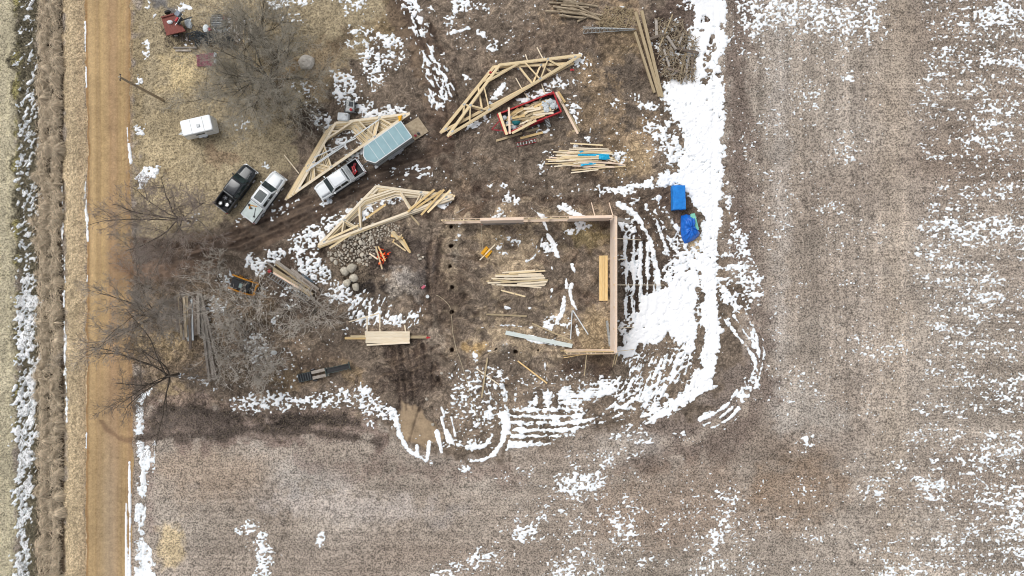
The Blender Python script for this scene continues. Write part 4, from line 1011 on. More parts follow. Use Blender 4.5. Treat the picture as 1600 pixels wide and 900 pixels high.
# grey-roofed enclosed trailer with its ramp down
def enclosed_trailer():
    hh = 2.55
    pts = [(568.7, 230), (625.5, 190), (645, 214), (586.5, 254.5), (568.5, 246)]
    base = W(606, 223).z
    P = [W(x, y, hh, False) for x, y in pts]
    c = sum(P, Vector())/5; c.z = base
    ax = (P[0]-P[1]); rz = math.atan2(ax.y, ax.x)
    root = empty('enclosed_trailer', c, rz, 'long enclosed cargo trailer with blue-grey roof and V nose, ramp lowered', 'trailer')
    R = Matrix.Rotation(-rz, 3, 'Z')
    q = [R @ (p-c) for p in P]; q = [(v.x, v.y) for v in q]
    x0 = (q[1][0]+q[2][0])/2; x1 = (q[0][0]+q[3][0])/2; yw = (abs(q[0][1])+abs(q[1][1])+abs(q[2][1])+abs(q[3][1]))/4; xn = q[4][0]-.05
    out = [(x0, -yw), (x1, -yw), (xn, -.28), (xn, .28), (x1, yw), (x0, yw)]
    t = .05
    wl_ = MB()
    for i in range(5):
        (xa, ya), (xb, yb) = out[i], out[i+1]
        wl_.beam((xa, ya, .5+(hh-.55)/2), (xb, yb, .5+(hh-.55)/2), t, hh-.55)
    wl_.build('wall', M_grey_paint, root)
    MB().prism([(x*.98, y*.98) for x, y in out], .45, .52).build('floor', M_ply, root)
    MB().prism(out, hh-.05, hh).build('roof', M_teal_roof, root)
    for k in range(1, 6):
        xx = x0+(x1-x0)*k/5.6
        MB().beam((xx, -yw+.05, hh+.008), (xx, yw-.05, hh+.008), .04, .014).build('roof_seam', M_white_plastic, root)
    tr = MB()
    for i in range(6):
        (xa, ya), (xb, yb) = out[i], out[(i+1) % 6]
        tr.beam((xa, ya, hh-.03), (xb, yb, hh-.03), .09, .10)
    tr.build('roof_trim', M_white_plastic, root)
    for s in (-1, 1):
        MB().box(((x0+x1)/2+.1, s*(yw+.12), .86), (2.1, .26, .05)).build('fender', M_chrome, root)
        for xx in (-.45, .5): wheel(root, (x0+x1)/2+.1+xx, s*(yw+.10), .36, .2)
        MB().beam((x0, s*(yw+.04), 1.5), (x1, s*(yw+.04), 1.5), .02, .06).build('side_stripe', M_dark_grey, root)
    MB().beam((xn, 0, .45), (xn+1.0, 0, .45), .12, .12).build('tongue', M_dark_grey, root)
    MB().tube([(xn+.85, 0, .02), (xn+.85, 0, .8)], .04, 8).build('tongue_jack', M_chrome, root)
    rp = [R @ (W(x, y, .0)-c) for x, y in ((634, 196.5), (654, 183.5), (669, 204.5), (648, 218))]
    MB().loft([[(x0-.03, yw-.05, .42), (x0-.03, -yw+.05, .42), (rp[2].x, -yw+.05, .03), (rp[2].x, yw-.05, .03)], [(x0-.03, yw-.05, .50), (x0-.03, -yw+.05, .50), (rp[2].x, -yw+.05, .10), (rp[2].x, yw-.05, .10)]]).build('ramp_door', M_ply, root)
    return root
enclosed_trailer()
def can(px, py, z, label, m, cat='bucket', r=.16, h=.34, grp=None):
    e = empty('bucket', W(px, py, z), 0, label, cat, grp)
    MB().tube([(0, 0, 0), (0, 0, h)], [r*.85, r], 14).build('pail', m, e)
    MB().tube([(0, 0, h), (0, 0, h+.02)], [r*1.05, r*1.05], 14).build('lid', m, e)
    MB().tube([(-r, 0, h*.9), (-r*.7, .1, h+.1), (r*.7, .1, h+.1), (r, 0, h*.9)], .012, 4).build('handle', M_chrome, e)
    return e
can(649.5, 212.5, .22, 'red pail standing on the lowered ramp of the grey-roofed trailer', M_red)
can(654.5, 209.5, .18, 'black pail standing on the lowered ramp of the grey-roofed trailer', M_black_plastic)

# small white enclosed trailer by the lawn
def white_trailer():
    hh = 2.15
    pts = [(280.6, 190.6), (324.5, 177), (335.5, 203), (284.5, 211.5)]
    base = W(310, 200).z
    P = [W(x, y, hh, False) for x, y in pts]
    c = sum(P, Vector())/4; c.z = base
    d = (P[0]+P[3]-P[1]-P[2]); rz = math.atan2(d.y, d.x)
    root = empty('enclosed_trailer', c, rz, 'small all-white enclosed trailer parked alone on the dry lawn', 'trailer')
    L = d.length/4; wdt = ((P[0]-P[3]).length+(P[1]-P[2]).length)/4
    def rr(x0, x1, w, z, r=.22, n=4):
        pts = []
        for cx, cy, a0 in ((x1-r, w-r, 0), (x0+r, w-r, 90), (x0+r, -w+r, 180), (x1-r, -w+r, 270)):
            for k in range(n+1):
                t = math.radians(a0+90*k/n); pts.append((cx+r*math.cos(t), cy+r*math.sin(t), z))
        return pts
    MB().loft([rr(-L, L+.3, wdt, .42), rr(-L, L+.12, wdt, 1.5), rr(-L, L, wdt, hh-.12)]).build('body', M_white_paint, root, smooth=False)
    MB().loft([rr(-L, L, wdt, hh-.12), rr(-L+.03, L-.04, wdt-.03, hh-.03), rr(-L+.10, L-.14, wdt-.10, hh)]).build('roof', M_white_paint, root)
    for s in (-1, 1):
        MB().beam((-L+.15, s*(wdt+.012), hh-.3), (L-.1, s*(wdt+.012), hh-.3), .02, .04).build('trim_rail', M_grey_paint, root)
        MB().beam((-.5, s*(wdt+.02), 1.5), (.5, s*(wdt+.02), 1.5), .03, .26).build('window', M_glass, root)
        MB().box((0, s*(wdt+.08), .80), (1.0, .24, .05)).build('fender', M_white_paint, root)
        wheel(root, 0, s*(wdt+.05), .33, .2)
    bevel(MB().box((-.2, .1, hh+.05), (.36, .36, .12)).build('roof_vent', M_white_plastic, root), .03)
    for xx in (-L*.45, L*.35): MB().beam((xx, -wdt+.14, hh+.006), (xx, wdt-.14, hh+.006), .03, .012).build('roof_seam', M_grey_paint, root)
    MB().box((-L-.02, 0, 1.15), (.03, wdt*1.7, 1.3)).build('rear_door', M_white_paint, root)
    MB().beam((L+.25, 0, .42), (L+1.1, 0, .42), .1, .1).build('tongue', M_white_plastic, root)
    MB().beam((L+.25, .5, .42), (L+1.0, 0, .42), .07, .07).build('tongue_brace', M_white_plastic, root); MB().beam((L+.25, -.5, .42), (L+1.0, 0, .42), .07, .07).build('tongue_brace', M_white_plastic, root)
white_trailer()

# compact loader with forks under the branches
def loader():
    a, bb = W(367, 439), W(401, 452)
    d = bb-a; c = (a+bb)/2
    root = empty('skid_loader', c, math.atan2(d.y, d.x), 'black and orange skid loader with pallet forks under bare branches', 'loader')
    MB().loft([[(-1.25, -.62, .35), (.75, -.62, .35), (.75, .62, .35), (-1.25, .62, .35)], [(-1.3, -.66, 1.0), (.7, -.66, 1.0), (.7, .66, 1.0), (-1.3, .66, 1.0)], [(-1.15, -.6, 1.35), (-.3, -.6, 1.35), (-.3, .6, 1.35), (-1.15, .6, 1.35)]]).build('body', M_dark_grey, root)
    MB().loft([[(-.75, -.5, 1.2), (.55, -.5, 1.2), (.55, .5, 1.2), (-.75, .5, 1.2)], [(-.65, -.46, 2.05), (.35, -.46, 2.05), (.35, .46, 2.05), (-.65, .46, 2.05)]]).build('cab', M_black_plastic, root)
    MB().box((-.15, 0, 2.08), (1.0, .94, .05)).build('cab_roof', M_bedliner, root)
    MB().box((.25, 0, 2.13), (.34, .5, .06)).build('roof_light', mat('grey_green_panel', '#8c9f9b', '#7a8d89', .6), root)
    MB().box((-1.0, 0, 1.40), (.35, 1.0, .06)).build('engine_cover', M_black_plastic, root)
    for s in (-1, 1):
        MB().tube([(-1.3, s*.78, 1.55), (.2, s*.78, 1.5), (1.15, s*.76, 1.05), (1.45, s*.74, .35)], [.10, .10, .09, .09], 6).build('lift_arm', M_orange, root)
        for xx in (-.75, .45): wheel(root, xx, s*.72, .38, .26, M_orange)
        MB().box((1.5, s*.58, .5), (.16, .34, .3)).build('arm_bracket', M_orange, root)
        MB().beam((1.6, s*.36, .12), (2.75, s*.36, .10), .12, .05).build('fork', M_galv, root)
    MB().beam((1.45, -.8, .62), (1.45, .8, .62), .14, .14).build('carriage', M_orange, root)
loader()

# red dump trailer full of scrap
def dump_trailer():
    hh = 1.35
    pts = [(776.7, 177.8), (865.6, 143.3), (876.7, 174.4), (789, 210)]
    P = [W(x, y, hh, False) for x, y in pts]
    c = sum(P, Vector())/4; c.z = W(826, 176).z
    d = P[0]+P[3]-P[1]-P[2]; rz = math.atan2(d.y, d.x)
    root = empty('dump_trailer', c, rz, 'red dump trailer heaped with scrap lumber beside the upper truss stack', 'trailer')
    L = d.length/4; w = ((P[0]-P[3]).length+(P[1]-P[2]).length)/4
    MB().box((0, 0, .62), (2*L-.1, 2*w-.1, .08)).build('floor', M_dark_grey, root)
    for s in (-1, 1):
        MB().box((0, s*(w-.04), .97), (2*L, .07, .72)).build('side_wall', M_red, root)
        MB().beam((-L, s*(w-.04), 1.36), (L, s*(w-.04), 1.36), .15, .08).build('top_rail', M_red_bright, root)
        for k in range(6): MB().box((-L+.5+k*(2*L-1)/5, s*(w+.03), .95), (.08, .06, .70)).build('stake', M_red, root)
        for xx in (-.5, .45): wheel(root, xx-.3, s*(w-.18), .36, .22)
        MB().box((-.3, s*(w+.04), .62), (2.0, .16, .05)).build('fender', M_red, root)
    for xx in (-L+.04, L-.04):
        MB().box((xx, 0, .97), (.07, 2*w-.16, .72)).build('end_wall', M_red, root)
        MB().beam((xx, -w, 1.365), (xx, w, 1.365), .15, .08, (0, 0, 1)).build('end_rail', M_red_bright, root)
    for s in (-1, 1): MB().beam((L, s*.6, .5), (L+1.2, 0, .5), .12, .12).build('tongue', M_red, root)
    MB().tube([(L+.25, w*.5, .05), (L+.25, w*.5, .9)], .05, 8).build('tongue_jack', M_galv, root)
    MB().box((-L+.3, -w+.1, 1.1), (.5, .22, .5)).build('corner_box', M_red, root)
    return root, L, w, rz, c
dump, DL, DW_, DRZ, DC = dump_trailer()
# ---------------------------------------------------------------- boards and lumber
def board(p0, p1, w, t, m, name, label, cat, group=None, z=0.0, z1=None, flatz=None):
    """one board from photo pixel p0 to p1, w wide and t thick, its underside z above the ground"""
    z1 = z if z1 is None else z1
    if flatz is None:
        a, b_ = W(*p0, z+t/2), W(*p1, z1+t/2)
    else:
        a, b_ = W(*p0, flatz+z+t/2, False), W(*p1, flatz+z1+t/2, False)
    d = b_-a; L = d.length
    mb = MB(); n = 1
    mb.box((0, 0, 0), (L, w, t))
    o = mb.build(name, m)
    o.location = (a+b_)/2
    o.rotation_euler = d.to_track_quat('X', 'Z').to_euler()
    return tag(o, label, cat, group)

def pile(lines, w, t, m, name, label, cat, group, lift=0.04, base=0.02, seed=1, mats=None):
    rd = random.Random(seed)
    for i, (x0, y0, x1, y1) in enumerate(lines):
        mm = mats[i % len(mats)] if mats else m
        board((x0, y0), (x1, y1), w*rd.uniform(.85, 1.15), t, mm, name, label, cat, group, base+lift*rd.random()*3, base+lift*rd.random()*3)

# loose pile with cyan wrap, read off the photograph
rd = random.Random(5)
L1 = [(891, 224, 942, 227), (895, 231, 951, 233), (895, 234, 954, 236), (873, 235, 932, 239), (887, 236, 958, 241), (886, 239, 900, 239.5), (864, 237.5, 885, 241), (880, 240, 950, 243), (876, 242, 916, 249), (870, 244, 940, 246), (868, 247, 942, 247), (858, 246, 925, 250), (853, 249, 935, 253), (856, 252, 900, 250), (862, 251, 955, 254), (852, 256, 905, 254), (866, 260, 900, 257.5), (894, 259, 960, 261), (893, 266, 978, 259.5), (892, 270, 935, 265), (950, 253, 977, 258), (956, 246, 966, 254), (940, 246, 962, 252), (905, 252, 965, 256), (882, 246, 935, 243), (898, 257, 918, 263), (915, 262, 924, 263)]
pile(L1, .14, .05, None, 'pine_board', 'pine board in the loose pile scattered with cyan wrap', 'board', 'boards of the pile with cyan wrap', .10, .03, 2, [M_pine, M_pine_pale, M_pine_pink])
L1b = [(884+rd.uniform(-20, 20), 233+i*2.1, 944+rd.uniform(-16, 16), 234+i*2.1+rd.uniform(-3, 3)) for i in range(13)]+[(890+rd.uniform(-22, 8), 238+i*1.55, 940+rd.uniform(-10, 18), 240+i*1.35+rd.uniform(-2, 2)) for i in range(13)]
pile(L1b, .14, .05, None, 'pine_board', 'pine board in the loose pile scattered with cyan wrap', 'board', 'boards of the pile with cyan wrap', .10, .03, 3, [M_pine_pale, M_pine])
def sheet_heap(pts_px, z, m, name, label, cat, seed, bump=.10, thick=.05, res=10):
    """a crumpled sheet lying over whatever is beneath: outline in photo pixels"""
    pts = [W(x, y, z) for x, y in pts_px]
    c = sum(pts, Vector())/len(pts)
    rr = random.Random(seed); rings = []
    for k in range(5):
        f = 1-k/5.0
        rings.append([tuple(c+(p-c)*f*(1+rr.uniform(-.05, .05))+Vector((0, 0, bump*(0 if k == 0 else rr.uniform(.2, 1))))-c) for p in pts])
    mb = MB(); rings = [[(x, y, zz-thick) for x, y, zz in rings[0]]]+rings
    mb.loft(rings, True, True)
    o = mb.build(name, m, None, c)
    return tag(o, label, cat)
sheet_heap([(934, 240), (952, 241), (954, 248), (946, 250), (936, 249)], .34, M_cyan, 'plastic_film', 'large bunched piece of cyan plastic wrap on the loose boards', 'plastic wrap', 4)
sheet_heap([(904, 240.5), (934, 240.5), (934, 244), (912, 244), (903, 243)], .34, M_cyan, 'plastic_film', 'long strip of cyan plastic wrap joined to the bunched piece', 'plastic wrap', 5, .06)
sheet_heap([(908, 256), (916, 254), (922, 253), (934, 254), (930, 257), (916, 258), (907, 260)], .36, M_cyan, 'plastic_film', 'torn cyan plastic wrap along the lower edge of the board pile', 'plastic wrap', 6, .06)
sheet_heap([(905, 236.5), (910, 235), (913, 238), (906, 239)], .36, M_cyan, 'plastic_film', 'smallest scrap of cyan wrap at the top of the board pile', 'plastic wrap', 7, .04)

# pile inside the frame
L2 = [(785, 426, 836, 422), (774, 430, 838, 427), (774, 431.5, 850, 431), (768, 435, 850, 437), (760, 439.5, 805, 436), (762, 442, 830, 440), (768, 444.5, 851, 446), (782, 441, 856, 437.5), (790, 436, 852, 434), (800, 445, 846, 449.5), (795, 427, 852, 423), (810, 429, 846, 428), (808, 444, 855, 440), (830, 432, 856, 439), (802, 440, 853, 444), (785, 446, 830, 447), (770, 437, 812, 441), (788, 433, 848, 430)]
pile(L2, .17, .05, None, 'pine_board', 'pale pine board in the neat pile lying inside the wall frame', 'board', 'boards of the pile inside the frame', .10, .03, 4, [M_pine_pale, M_pine, M_pine_pale])
# truss stacks
def truss(tip0, tip1, rise_px, z, m, label, group, shift=(0, 0), seed=0, hide=()):
    """a flat roof truss: tips at photo pixels, apex rise_px towards the upper left of the photo, lying z above the ground"""
    a, b_ = W(tip0[0]+shift[0], tip0[1]+shift[1], z), W(tip1[0]+shift[0], tip1[1]+shift[1], z)
    zz = (a.z+b_.z)/2; a.z = b_.z = zz
    d = b_-a; L = d.length
    root = empty('roof_truss', (a+b_)/2, math.atan2(d.y, d.x), label, 'roof truss', group)
    h = rise_px*S; x = L/2
    t = .045
    def P(u, v): return (-x+u*L, v*h, 0)
    def top(u): return (u, (u/.52 if u < .52 else (1-u)/.48))
    def mem(nm, p, q, w, dz=0.0): 
        p = (p[0], p[1], dz); q = (q[0], q[1], dz); MB().beam(p, q, w, t).build(nm, m, root)
    mem('bottom_chord', P(0, 0), P(1, 0), .26)
    mem('top_chord', P(-.012, -.01), P(*top(.52)), .27, .002); mem('top_chord', P(1.012, -.01), P(*top(.52)), .27, .003)
    mem('collar_tie', P(*top(.40)), P(*top(.64)), .19, .005)
    for u0, u1 in ((.36, .31), (.22, .31), (.22, .16), (.67, .70), (.81, .70), (.81, .86)):
        mem('web', P(*top(u0)), P(u1, 0), .11, .006)
    mem('web', P(*top(.46)), P(.50, .77), .10, .007)
    pl = MB()
    for u, v in ((.31, .02), (.70, .02), (.22, .42), (.81, .40), (0.03, 0.03), (.97, .03)):
        p = P(u, v); pl.box((p[0], p[1], t/2+.006), (.32, .20, .006))
    pl.build('nail_plates', M_galv, root)
    return root
rt = random.Random(8)
for i in range(6):      # lower of the two upper bundles
    truss((691, 206), (893, 100), 52, .12+i*.052, M_pine_pink if i < 3 else M_pine, 'roof truss in the lower bundle of the stack above the red trailer', 'lower trusses of the upper stack', (rt.uniform(-1, 1), rt.uniform(-1, 1)), i) if i else truss((691, 206), (893, 100), 52, .12, M_pine, 'roof truss in the lower bundle of the stack above the red trailer', 'lower trusses of the upper stack')
for i in range(6):
    truss((702, 211), (906, 87), 52, .48+i*.052, M_pine, 'roof truss in the top bundle of the stack above the red trailer', 'top trusses of the upper stack', (rt.uniform(-.8, .8), rt.uniform(-.8, .8)), i)
for i in range(13):     # fanned stack beside the white pickup
    f = i/12
    truss((448+17*f, 310-12*f), (622+17*f, 190-12*f), 51+2*f, .10+i*.05, M_pine if i % 4 else M_pine_pale, 'roof truss in the fanned stack beside the white pickup and grey-roofed trailer', 'trusses of the fanned stack', (rt.uniform(-.8, .8), rt.uniform(-.8, .8)), i)
for i in range(9):      # disordered stack above the rock heap
    f = i/8
    truss((503-3*f+rt.uniform(-2, 2), 384-2*f+rt.uniform(-3, 4)), (706+rt.uniform(-3, 3), 309-2*f+rt.uniform(-2, 3)), 46+9*f, .10+i*.05, M_pine if i % 2 else M_pine_pale, 'roof truss in the untidy stack above the rock heap', 'trusses of the untidy stack', (0, 0), i)
for k, q in enumerate([(637, 331, 679, 296), (640, 327, 676, 299), (658, 336, 694, 296), (668, 332, 704, 297), (650, 325, 690, 298), (515, 388, 548, 366), (572, 341, 603, 319), (512, 374, 560, 352)]):
    board(q[:2], q[2:], .24, .06, M_pine if k % 2 else M_yellow_pine, 'truss_chord', 'loose pine chord lying askew on the untidy truss stack', 'board', 'loose chords on the untidy stack', .62, .62)
board((639, 333), (655, 351), .22, .06, M_tan_wood, 'pine_board', 'short greyed board jutting from the lower side of the untidy truss stack', 'board', None, .2, .05)
for k, (q, lab) in enumerate([((839, 74, 850, 95), 'stake poking out above the middle of the upper truss stack'), ((821, 85, 824, 94), 'shortest stake above the upper truss stack'), ((775, 102, 780, 112), 'stake at the left slope of the upper truss stack'), ((806, 122, 815, 138), 'stake lying inside the open middle of the upper truss stack'), ((846, 131, 852, 148), 'stake between the upper truss stack and the red trailer'), ((819, 145, 825, 153), 'small stake below the bottom chord of the upper truss stack'), ((444, 242, 467, 271), 'thin stick pointing away from the fanned truss stack onto the lawn')]):
    board(q[:2], q[2:], .12, .06, M_pine_pale, 'wooden_stake', 'pale '+lab, 'stake', None, .10, .10)
for (x, y, lab) in ((701, 213, 'red flag tag at the left tip of the upper truss stack'), (766, 113, 'red flag tag at the lower apex of the upper truss stack'), (893, 109, 'red flag tag near the right tip of the upper truss stack'), (668, 527.5, 'red end tag on the long beam under the pale plank stack')):
    o = MB().box((0, 0, 0), (.28, .22, .03), .5).add([(.1, .05, -.05), (.32, .1, -.06), (.3, -.1, -.06), (.1, -.08, -.05)], [(0, 1, 2, 3)]).build('marker_flag', M_red_bright, None, W(x, y, .55)); tag(o, lab, 'flag')
for k, q in enumerate(((484, 262, 592, 187), (491, 246, 556, 216), (478, 268, 540, 226))):
    board(q[:2], q[2:], .12, .05, M_white_plastic, 'batten', ('longest white batten laid across the fanned truss stack', 'white batten across the left half of the fanned truss stack, nearest the apex', 'white batten low across the left half of the fanned truss stack')[k], 'board', None, .80+.05*k)
o = tag(sheet_heap([(622, 181), (628, 180), (627, 188), (623, 190)], 1.0, M_yellow, 'marker_ribbon', 'yellow ribbon bunched at the right tip of the fanned truss stack', 'ribbon', 3, .08), None)

# boards and scrap in and around the red trailer
scr = random.Random(21)
def in_dump(u, v, z): 
    return Matrix.Translation(DC) @ Matrix.Rotation(DRZ, 4, 'Z') @ Vector((u, v, z))
for i in range(84):
    u = scr.uniform(-DL*.62, DL*.62); v = scr.uniform(-DW_*.72, DW_*.72); L = scr.uniform(.8, 2.8); an = scr.gauss(0, .28)
    z = .78+scr.uniform(0, .55)*(1-(v/DW_)**2)
    L = min(L, 2*(DL*.9-abs(u)))
    o = MB().box((0, 0, 0), (L, scr.choice((.12, .16, .24)), .045)).build('scrap_board', (M_pine, M_yellow_pine, M_tan_wood, M_pine_pale)[i % 4], None, in_dump(u, v, z), (scr.gauss(0, .08), scr.gauss(0, .06), DRZ+an))
    tag(o, 'scrap lumber offcut heaped in the red dump trailer', 'board', 'offcuts in the red trailer')
for i in range(26):
    end = i < 18
    u = scr.uniform(-DL*.93, -DL*.55) if end else scr.uniform(DL*.55, DL*.9); v = scr.uniform(-DW_*.7, DW_*.7)
    mb = MB(); s_ = scr.uniform(.15, .36)
    ringz = [[(s_*math.cos(a)*(.7+.5*scr.random())*kk, s_*math.sin(a)*(.7+.5*scr.random())*kk, zz) for a in [k*math.pi/4 for k in range(8)]] for kk, zz in ((1, 0), (1.1, .08), (.6, .17))]
    mb.loft(ringz)
    o = mb.build('crumpled_wrap', M_whitebits, None, in_dump(u, v, .72+scr.uniform(.1, .5)))
    tag(o, 'crumpled white wrapping in the red dump trailer', 'wrapping', 'white wrapping in the red trailer')
o = MB().loft([[(.45*math.cos(a)*k*(1+.2*math.sin(3*a)), .32*math.sin(a)*k*(1+.2*math.cos(2*a)), z) for a in [i*math.pi/6 for i in range(12)]] for k, z in ((1, 0), (1.05, .1), (.7, .25), (.3, .3))]).build('work_coat', M_teal, None, in_dump(DL*.52, .48, 1.15)); tag(o, 'dark teal cloth bundled at the left end of the red dump trailer', 'cloth')
board((780, 176), (792, 210.5), .30, .08, M_pine, 'pine_board', 'wide pine board laid across the left end of the red trailer', 'board', None, 1.45)
board((795, 168), (796.5, 209), .24, .08, M_pine_pink, 'pine_board', 'pale pinkish board laid upright across the red trailer beside the wide board', 'board', None, 1.54)
board((800, 208), (838, 188), .26, .06, M_pine, 'pine_board', 'pine board lying along the lower rim of the red trailer', 'board', None, 1.45)
for q, lab, mm in (((775, 220, 842, 200), 'long thin board on the ground along the lower side of the red trailer', M_tan_wood), ((813, 216, 848, 207), 'short wide board on the ground between the red trailer and the red ladder', M_yellow_pine), ((869, 144, 903, 209), 'long board leaning nearest the right end of the red trailer', M_pine_pink), ((877, 158, 905, 205), 'second long board on the ground right of the red trailer', M_tan_wood), ((872, 143, 883, 160), 'short thick board atop the pair right of the red trailer', M_yellow_pine), ((894, 205, 906, 204), 'stub of board under the lower end of the pair right of the red trailer', M_tan_wood)):
    board(q[:2], q[2:], .26, .06, mm, 'pine_board', lab, 'board', None, .06 if 'atop' not in lab else .16)
def ladder(p0, p1, w, n, m, mr, label, z=.05, t=.09, z1=None):
    a, b_ = W(*p0, z), W(*p1, z if z1 is None else z1); d = b_-a; L = d.length
    e = empty('ladder', (a+b_)/2, 0, label, 'ladder'); e.rotation_euler = d.to_track_quat('X', 'Z').to_euler()
    for s in (-1, 1): MB().box((0, s*w/2, 0), (L, .05, t)).build('rail', m, e)
    for k in range(n):
        x = -L/2+L*(k+.5)/n
        MB().box((x, 0, 0), (.06, w-.05, .04)).build('rung', mr, e)
ladder((807, 226.5), (838, 219), .42, 7, M_red, M_white_plastic, 'short red-railed ladder with white rungs lying below the red trailer')
ladder((853, 182), (858, 199), .42, 8, M_grey_paint, M_white_plastic, 'small grey ladder hanging against the lower side of the red trailer', .9, .08, .2)

# ---------------------------------------------------------------- wall frame under construction
def wall_frame():
    hh = 3.4
    A, B_, C_, D_ = (695, 348.5), (955.5, 342.5), (955.5, 547), (882, 547.5)      # base line in photo pixels
    base = W(880, 440).z
    root = empty('building_frame', W(955.5, 445), 0, 'pine wall frame of a new building, three sides standing on bare earth', 'building frame')
    o = root.location
    def G(p, z): q = W(p[0], p[1], 0, False); return (q.x-o.x, q.y-o.y, z)
    def run(p, q, sheath, tag_, heads):
        d = Vector((q[0]-p[0], q[1]-p[1], 0)); n = max(1, round(d.length*S/2.6)); u = d.normalized()
        nx, ny = -u.y*.10/S, u.x*.10/S
        for k in range(n+1):
            f = k/n; c = (p[0]+d.x*f, p[1]+d.y*f)
            MB().beam(G(c, -.3), G(c, hh), .14, .14).build('post', M_pine, root)
        for k in range(6):
            z = .25+k*.62
            MB().beam(G((p[0]-nx*1.0, p[1]-ny*1.0), z), G((q[0]-nx*1.0, q[1]-ny*1.0), z), .05, .14).build('girt', M_pine_pink, root)
        for s in (-1, 1) if heads else ():
            MB().beam(G((p[0]+nx*s*.95, p[1]+ny*s*.95), hh-.12), G((q[0]+nx*s*.95, q[1]+ny*s*.95), hh-.12), .05, .28).build('header', M_pine if s < 0 else M_pine_pink, root)
        if heads:
            nb = round(d.length*S/.85)
            for k in range(nb):
                f = (k+.5)/nb; c = (p[0]+d.x*f, p[1]+d.y*f)
                MB().beam(G((c[0]-nx*.7, c[1]-ny*.7), hh-.08), G((c[0]+nx*.7, c[1]+ny*.7), hh-.08), .07, .12).build('block', M_pine, root)
        for f0, f1 in sheath:
            a = (p[0]+d.x*f0-nx*1.55, p[1]+d.y*f0-ny*1.55); b = (p[0]+d.x*f1-nx*1.55, p[1]+d.y*f1-ny*1.55)
            MB().beam(G(a, 1.75), G(b, 1.75), .04, 3.5).build('sheathing', M_sheath, root)
            a = (p[0]+d.x*f0, p[1]+d.y*f0); b = (p[0]+d.x*f1, p[1]+d.y*f1)
            MB().beam(G(a, hh+.035), G(b, hh+.035), .26, .05).build('top_plate', M_pine_pink, root)
        return nx, ny
    run(B_, A, [(0.02, .27), (.53, .78)], 'north', True)
    nx, ny = run(C_, B_, [(0, 1)], 'east', True)
    run(D_, C_, [], 'south', True)
    for py in (375, 405.5, 445, 479, 511):
        MB().beam(G((952.5, py), 3.3), G((955, py), 3.3), .22, .3).build('gusset', M_yellow_pine, root)
    for py, x1 in ((375, 1001), (406, 977), (445.3, 1037), (511, 990), (546, 990)):
        MB().beam(G((956.5, py), 2.6), G((x1, py), .02), .07, .12).build('brace', M_pine_pale, root)
    for px, y1 in ((924, 317), (951.5, 317)):
        MB().beam(G((px+1.5, 341), 2.4), G((px, y1), .02), .09, .12).build('brace', M_pine_pink, root)
    for px, y1 in ((913, 588), (957, 573), (960.5, 570)):
        MB().beam(G((px, 548.5), 2.4), G((px, y1), .02), .07, .12).build('brace', M_pine, root)
    for q in ((873, 545, 955, 545.5), (877, 551.5, 955, 549), (878, 555.5, 915, 548.5)):
        MB().beam(G(q[:2], 2.6), G(q[2:], 2.9), .06, .2).build('girt', M_yellow_pine, root)
wall_frame()
board((965, 342.5), (985, 347.5), .45, .12, M_grey_wood, 'weathered_plank', 'grey weathered plank on the snow outside the upper right frame corner', 'plank')
board((751.5, 351), (775, 350.5), .10, .05, M_red, 'painted_board', 'thin red board lying inside the upper wall of the frame', 'board')
board((755, 349.5), (819, 348), .34, .05, M_grey_wood, 'weathered_plank', 'long greyish plank lying just inside the upper wall of the frame', 'plank')
for k, x in enumerate((938.2, 942.6, 947.2)):
    board((x, 399.5), (x, 470), .30, .28 if k != 1 else .34, M_yellow_pine, 'timber_plank', ('yellow pine beam on the left of the three laid beside the right wall', 'yellow pine beam in the middle of the three laid beside the right wall', 'yellow pine beam on the right of the three, nearest the right wall')[k], 'beam', 'three beams by the right wall', .05)
board((948.3, 501), (953.2, 541), .28, .08, M_galv, 'metal_channel', 'pale grey metal strip lying between the planks and the lower right corner', 'metal strip')
board((790, 519.5), (894, 540.5), .48, .30, M_mintbeam, 'steel_beam', 'large pale grey-green beam lying near the lower wall of the frame', 'beam')
for q, w, mm, lab in (((831, 505, 893, 532.5), .16, M_tan_wood, 'tan board lying on snow just above the pale green beam'), ((783, 453.5, 821, 463.5), .17, M_pine, 'short pine board alone just below the inner board pile'), ((760, 491, 823, 494), .19, M_tan_wood, 'straight tan board lying level in the middle of the earth floor'), ((894, 485, 891.5, 530), .11, M_white_plastic, 'thin white strip standing straight up the picture right of the snow tracks'), ((895, 485, 919, 522.5), .13, M_white_plastic, 'thin white strip slanting down from the same point as its straight neighbour'), ((761.5, 559, 752.5, 622), .20, M_tan_wood, 'tan board crossing a thinner one in the snowy mud below the frame'), ((744.5, 576, 780, 601), .12, M_pine_pale, 'thin pale board crossing under the tan board below the frame'), ((809, 564, 855, 599), .16, M_yellow_pine, 'yellow board slanting down to the right below the frame'), ((762, 552.5, 774, 547), .12, M_tan_wood, 'stub of tan board sticking from the dark post hole'), ((938.5, 547, 943, 542), .10, M_pine, 'tiny pine offcut near the lower right frame corner'), ((713, 333, 726, 325), .08, M_grey_wood, 'thin grey stick in the mud above the upper left frame corner')):
    board(q[:2], q[2:], w, .06, mm, 'loose_board', lab, 'board', None, .05)
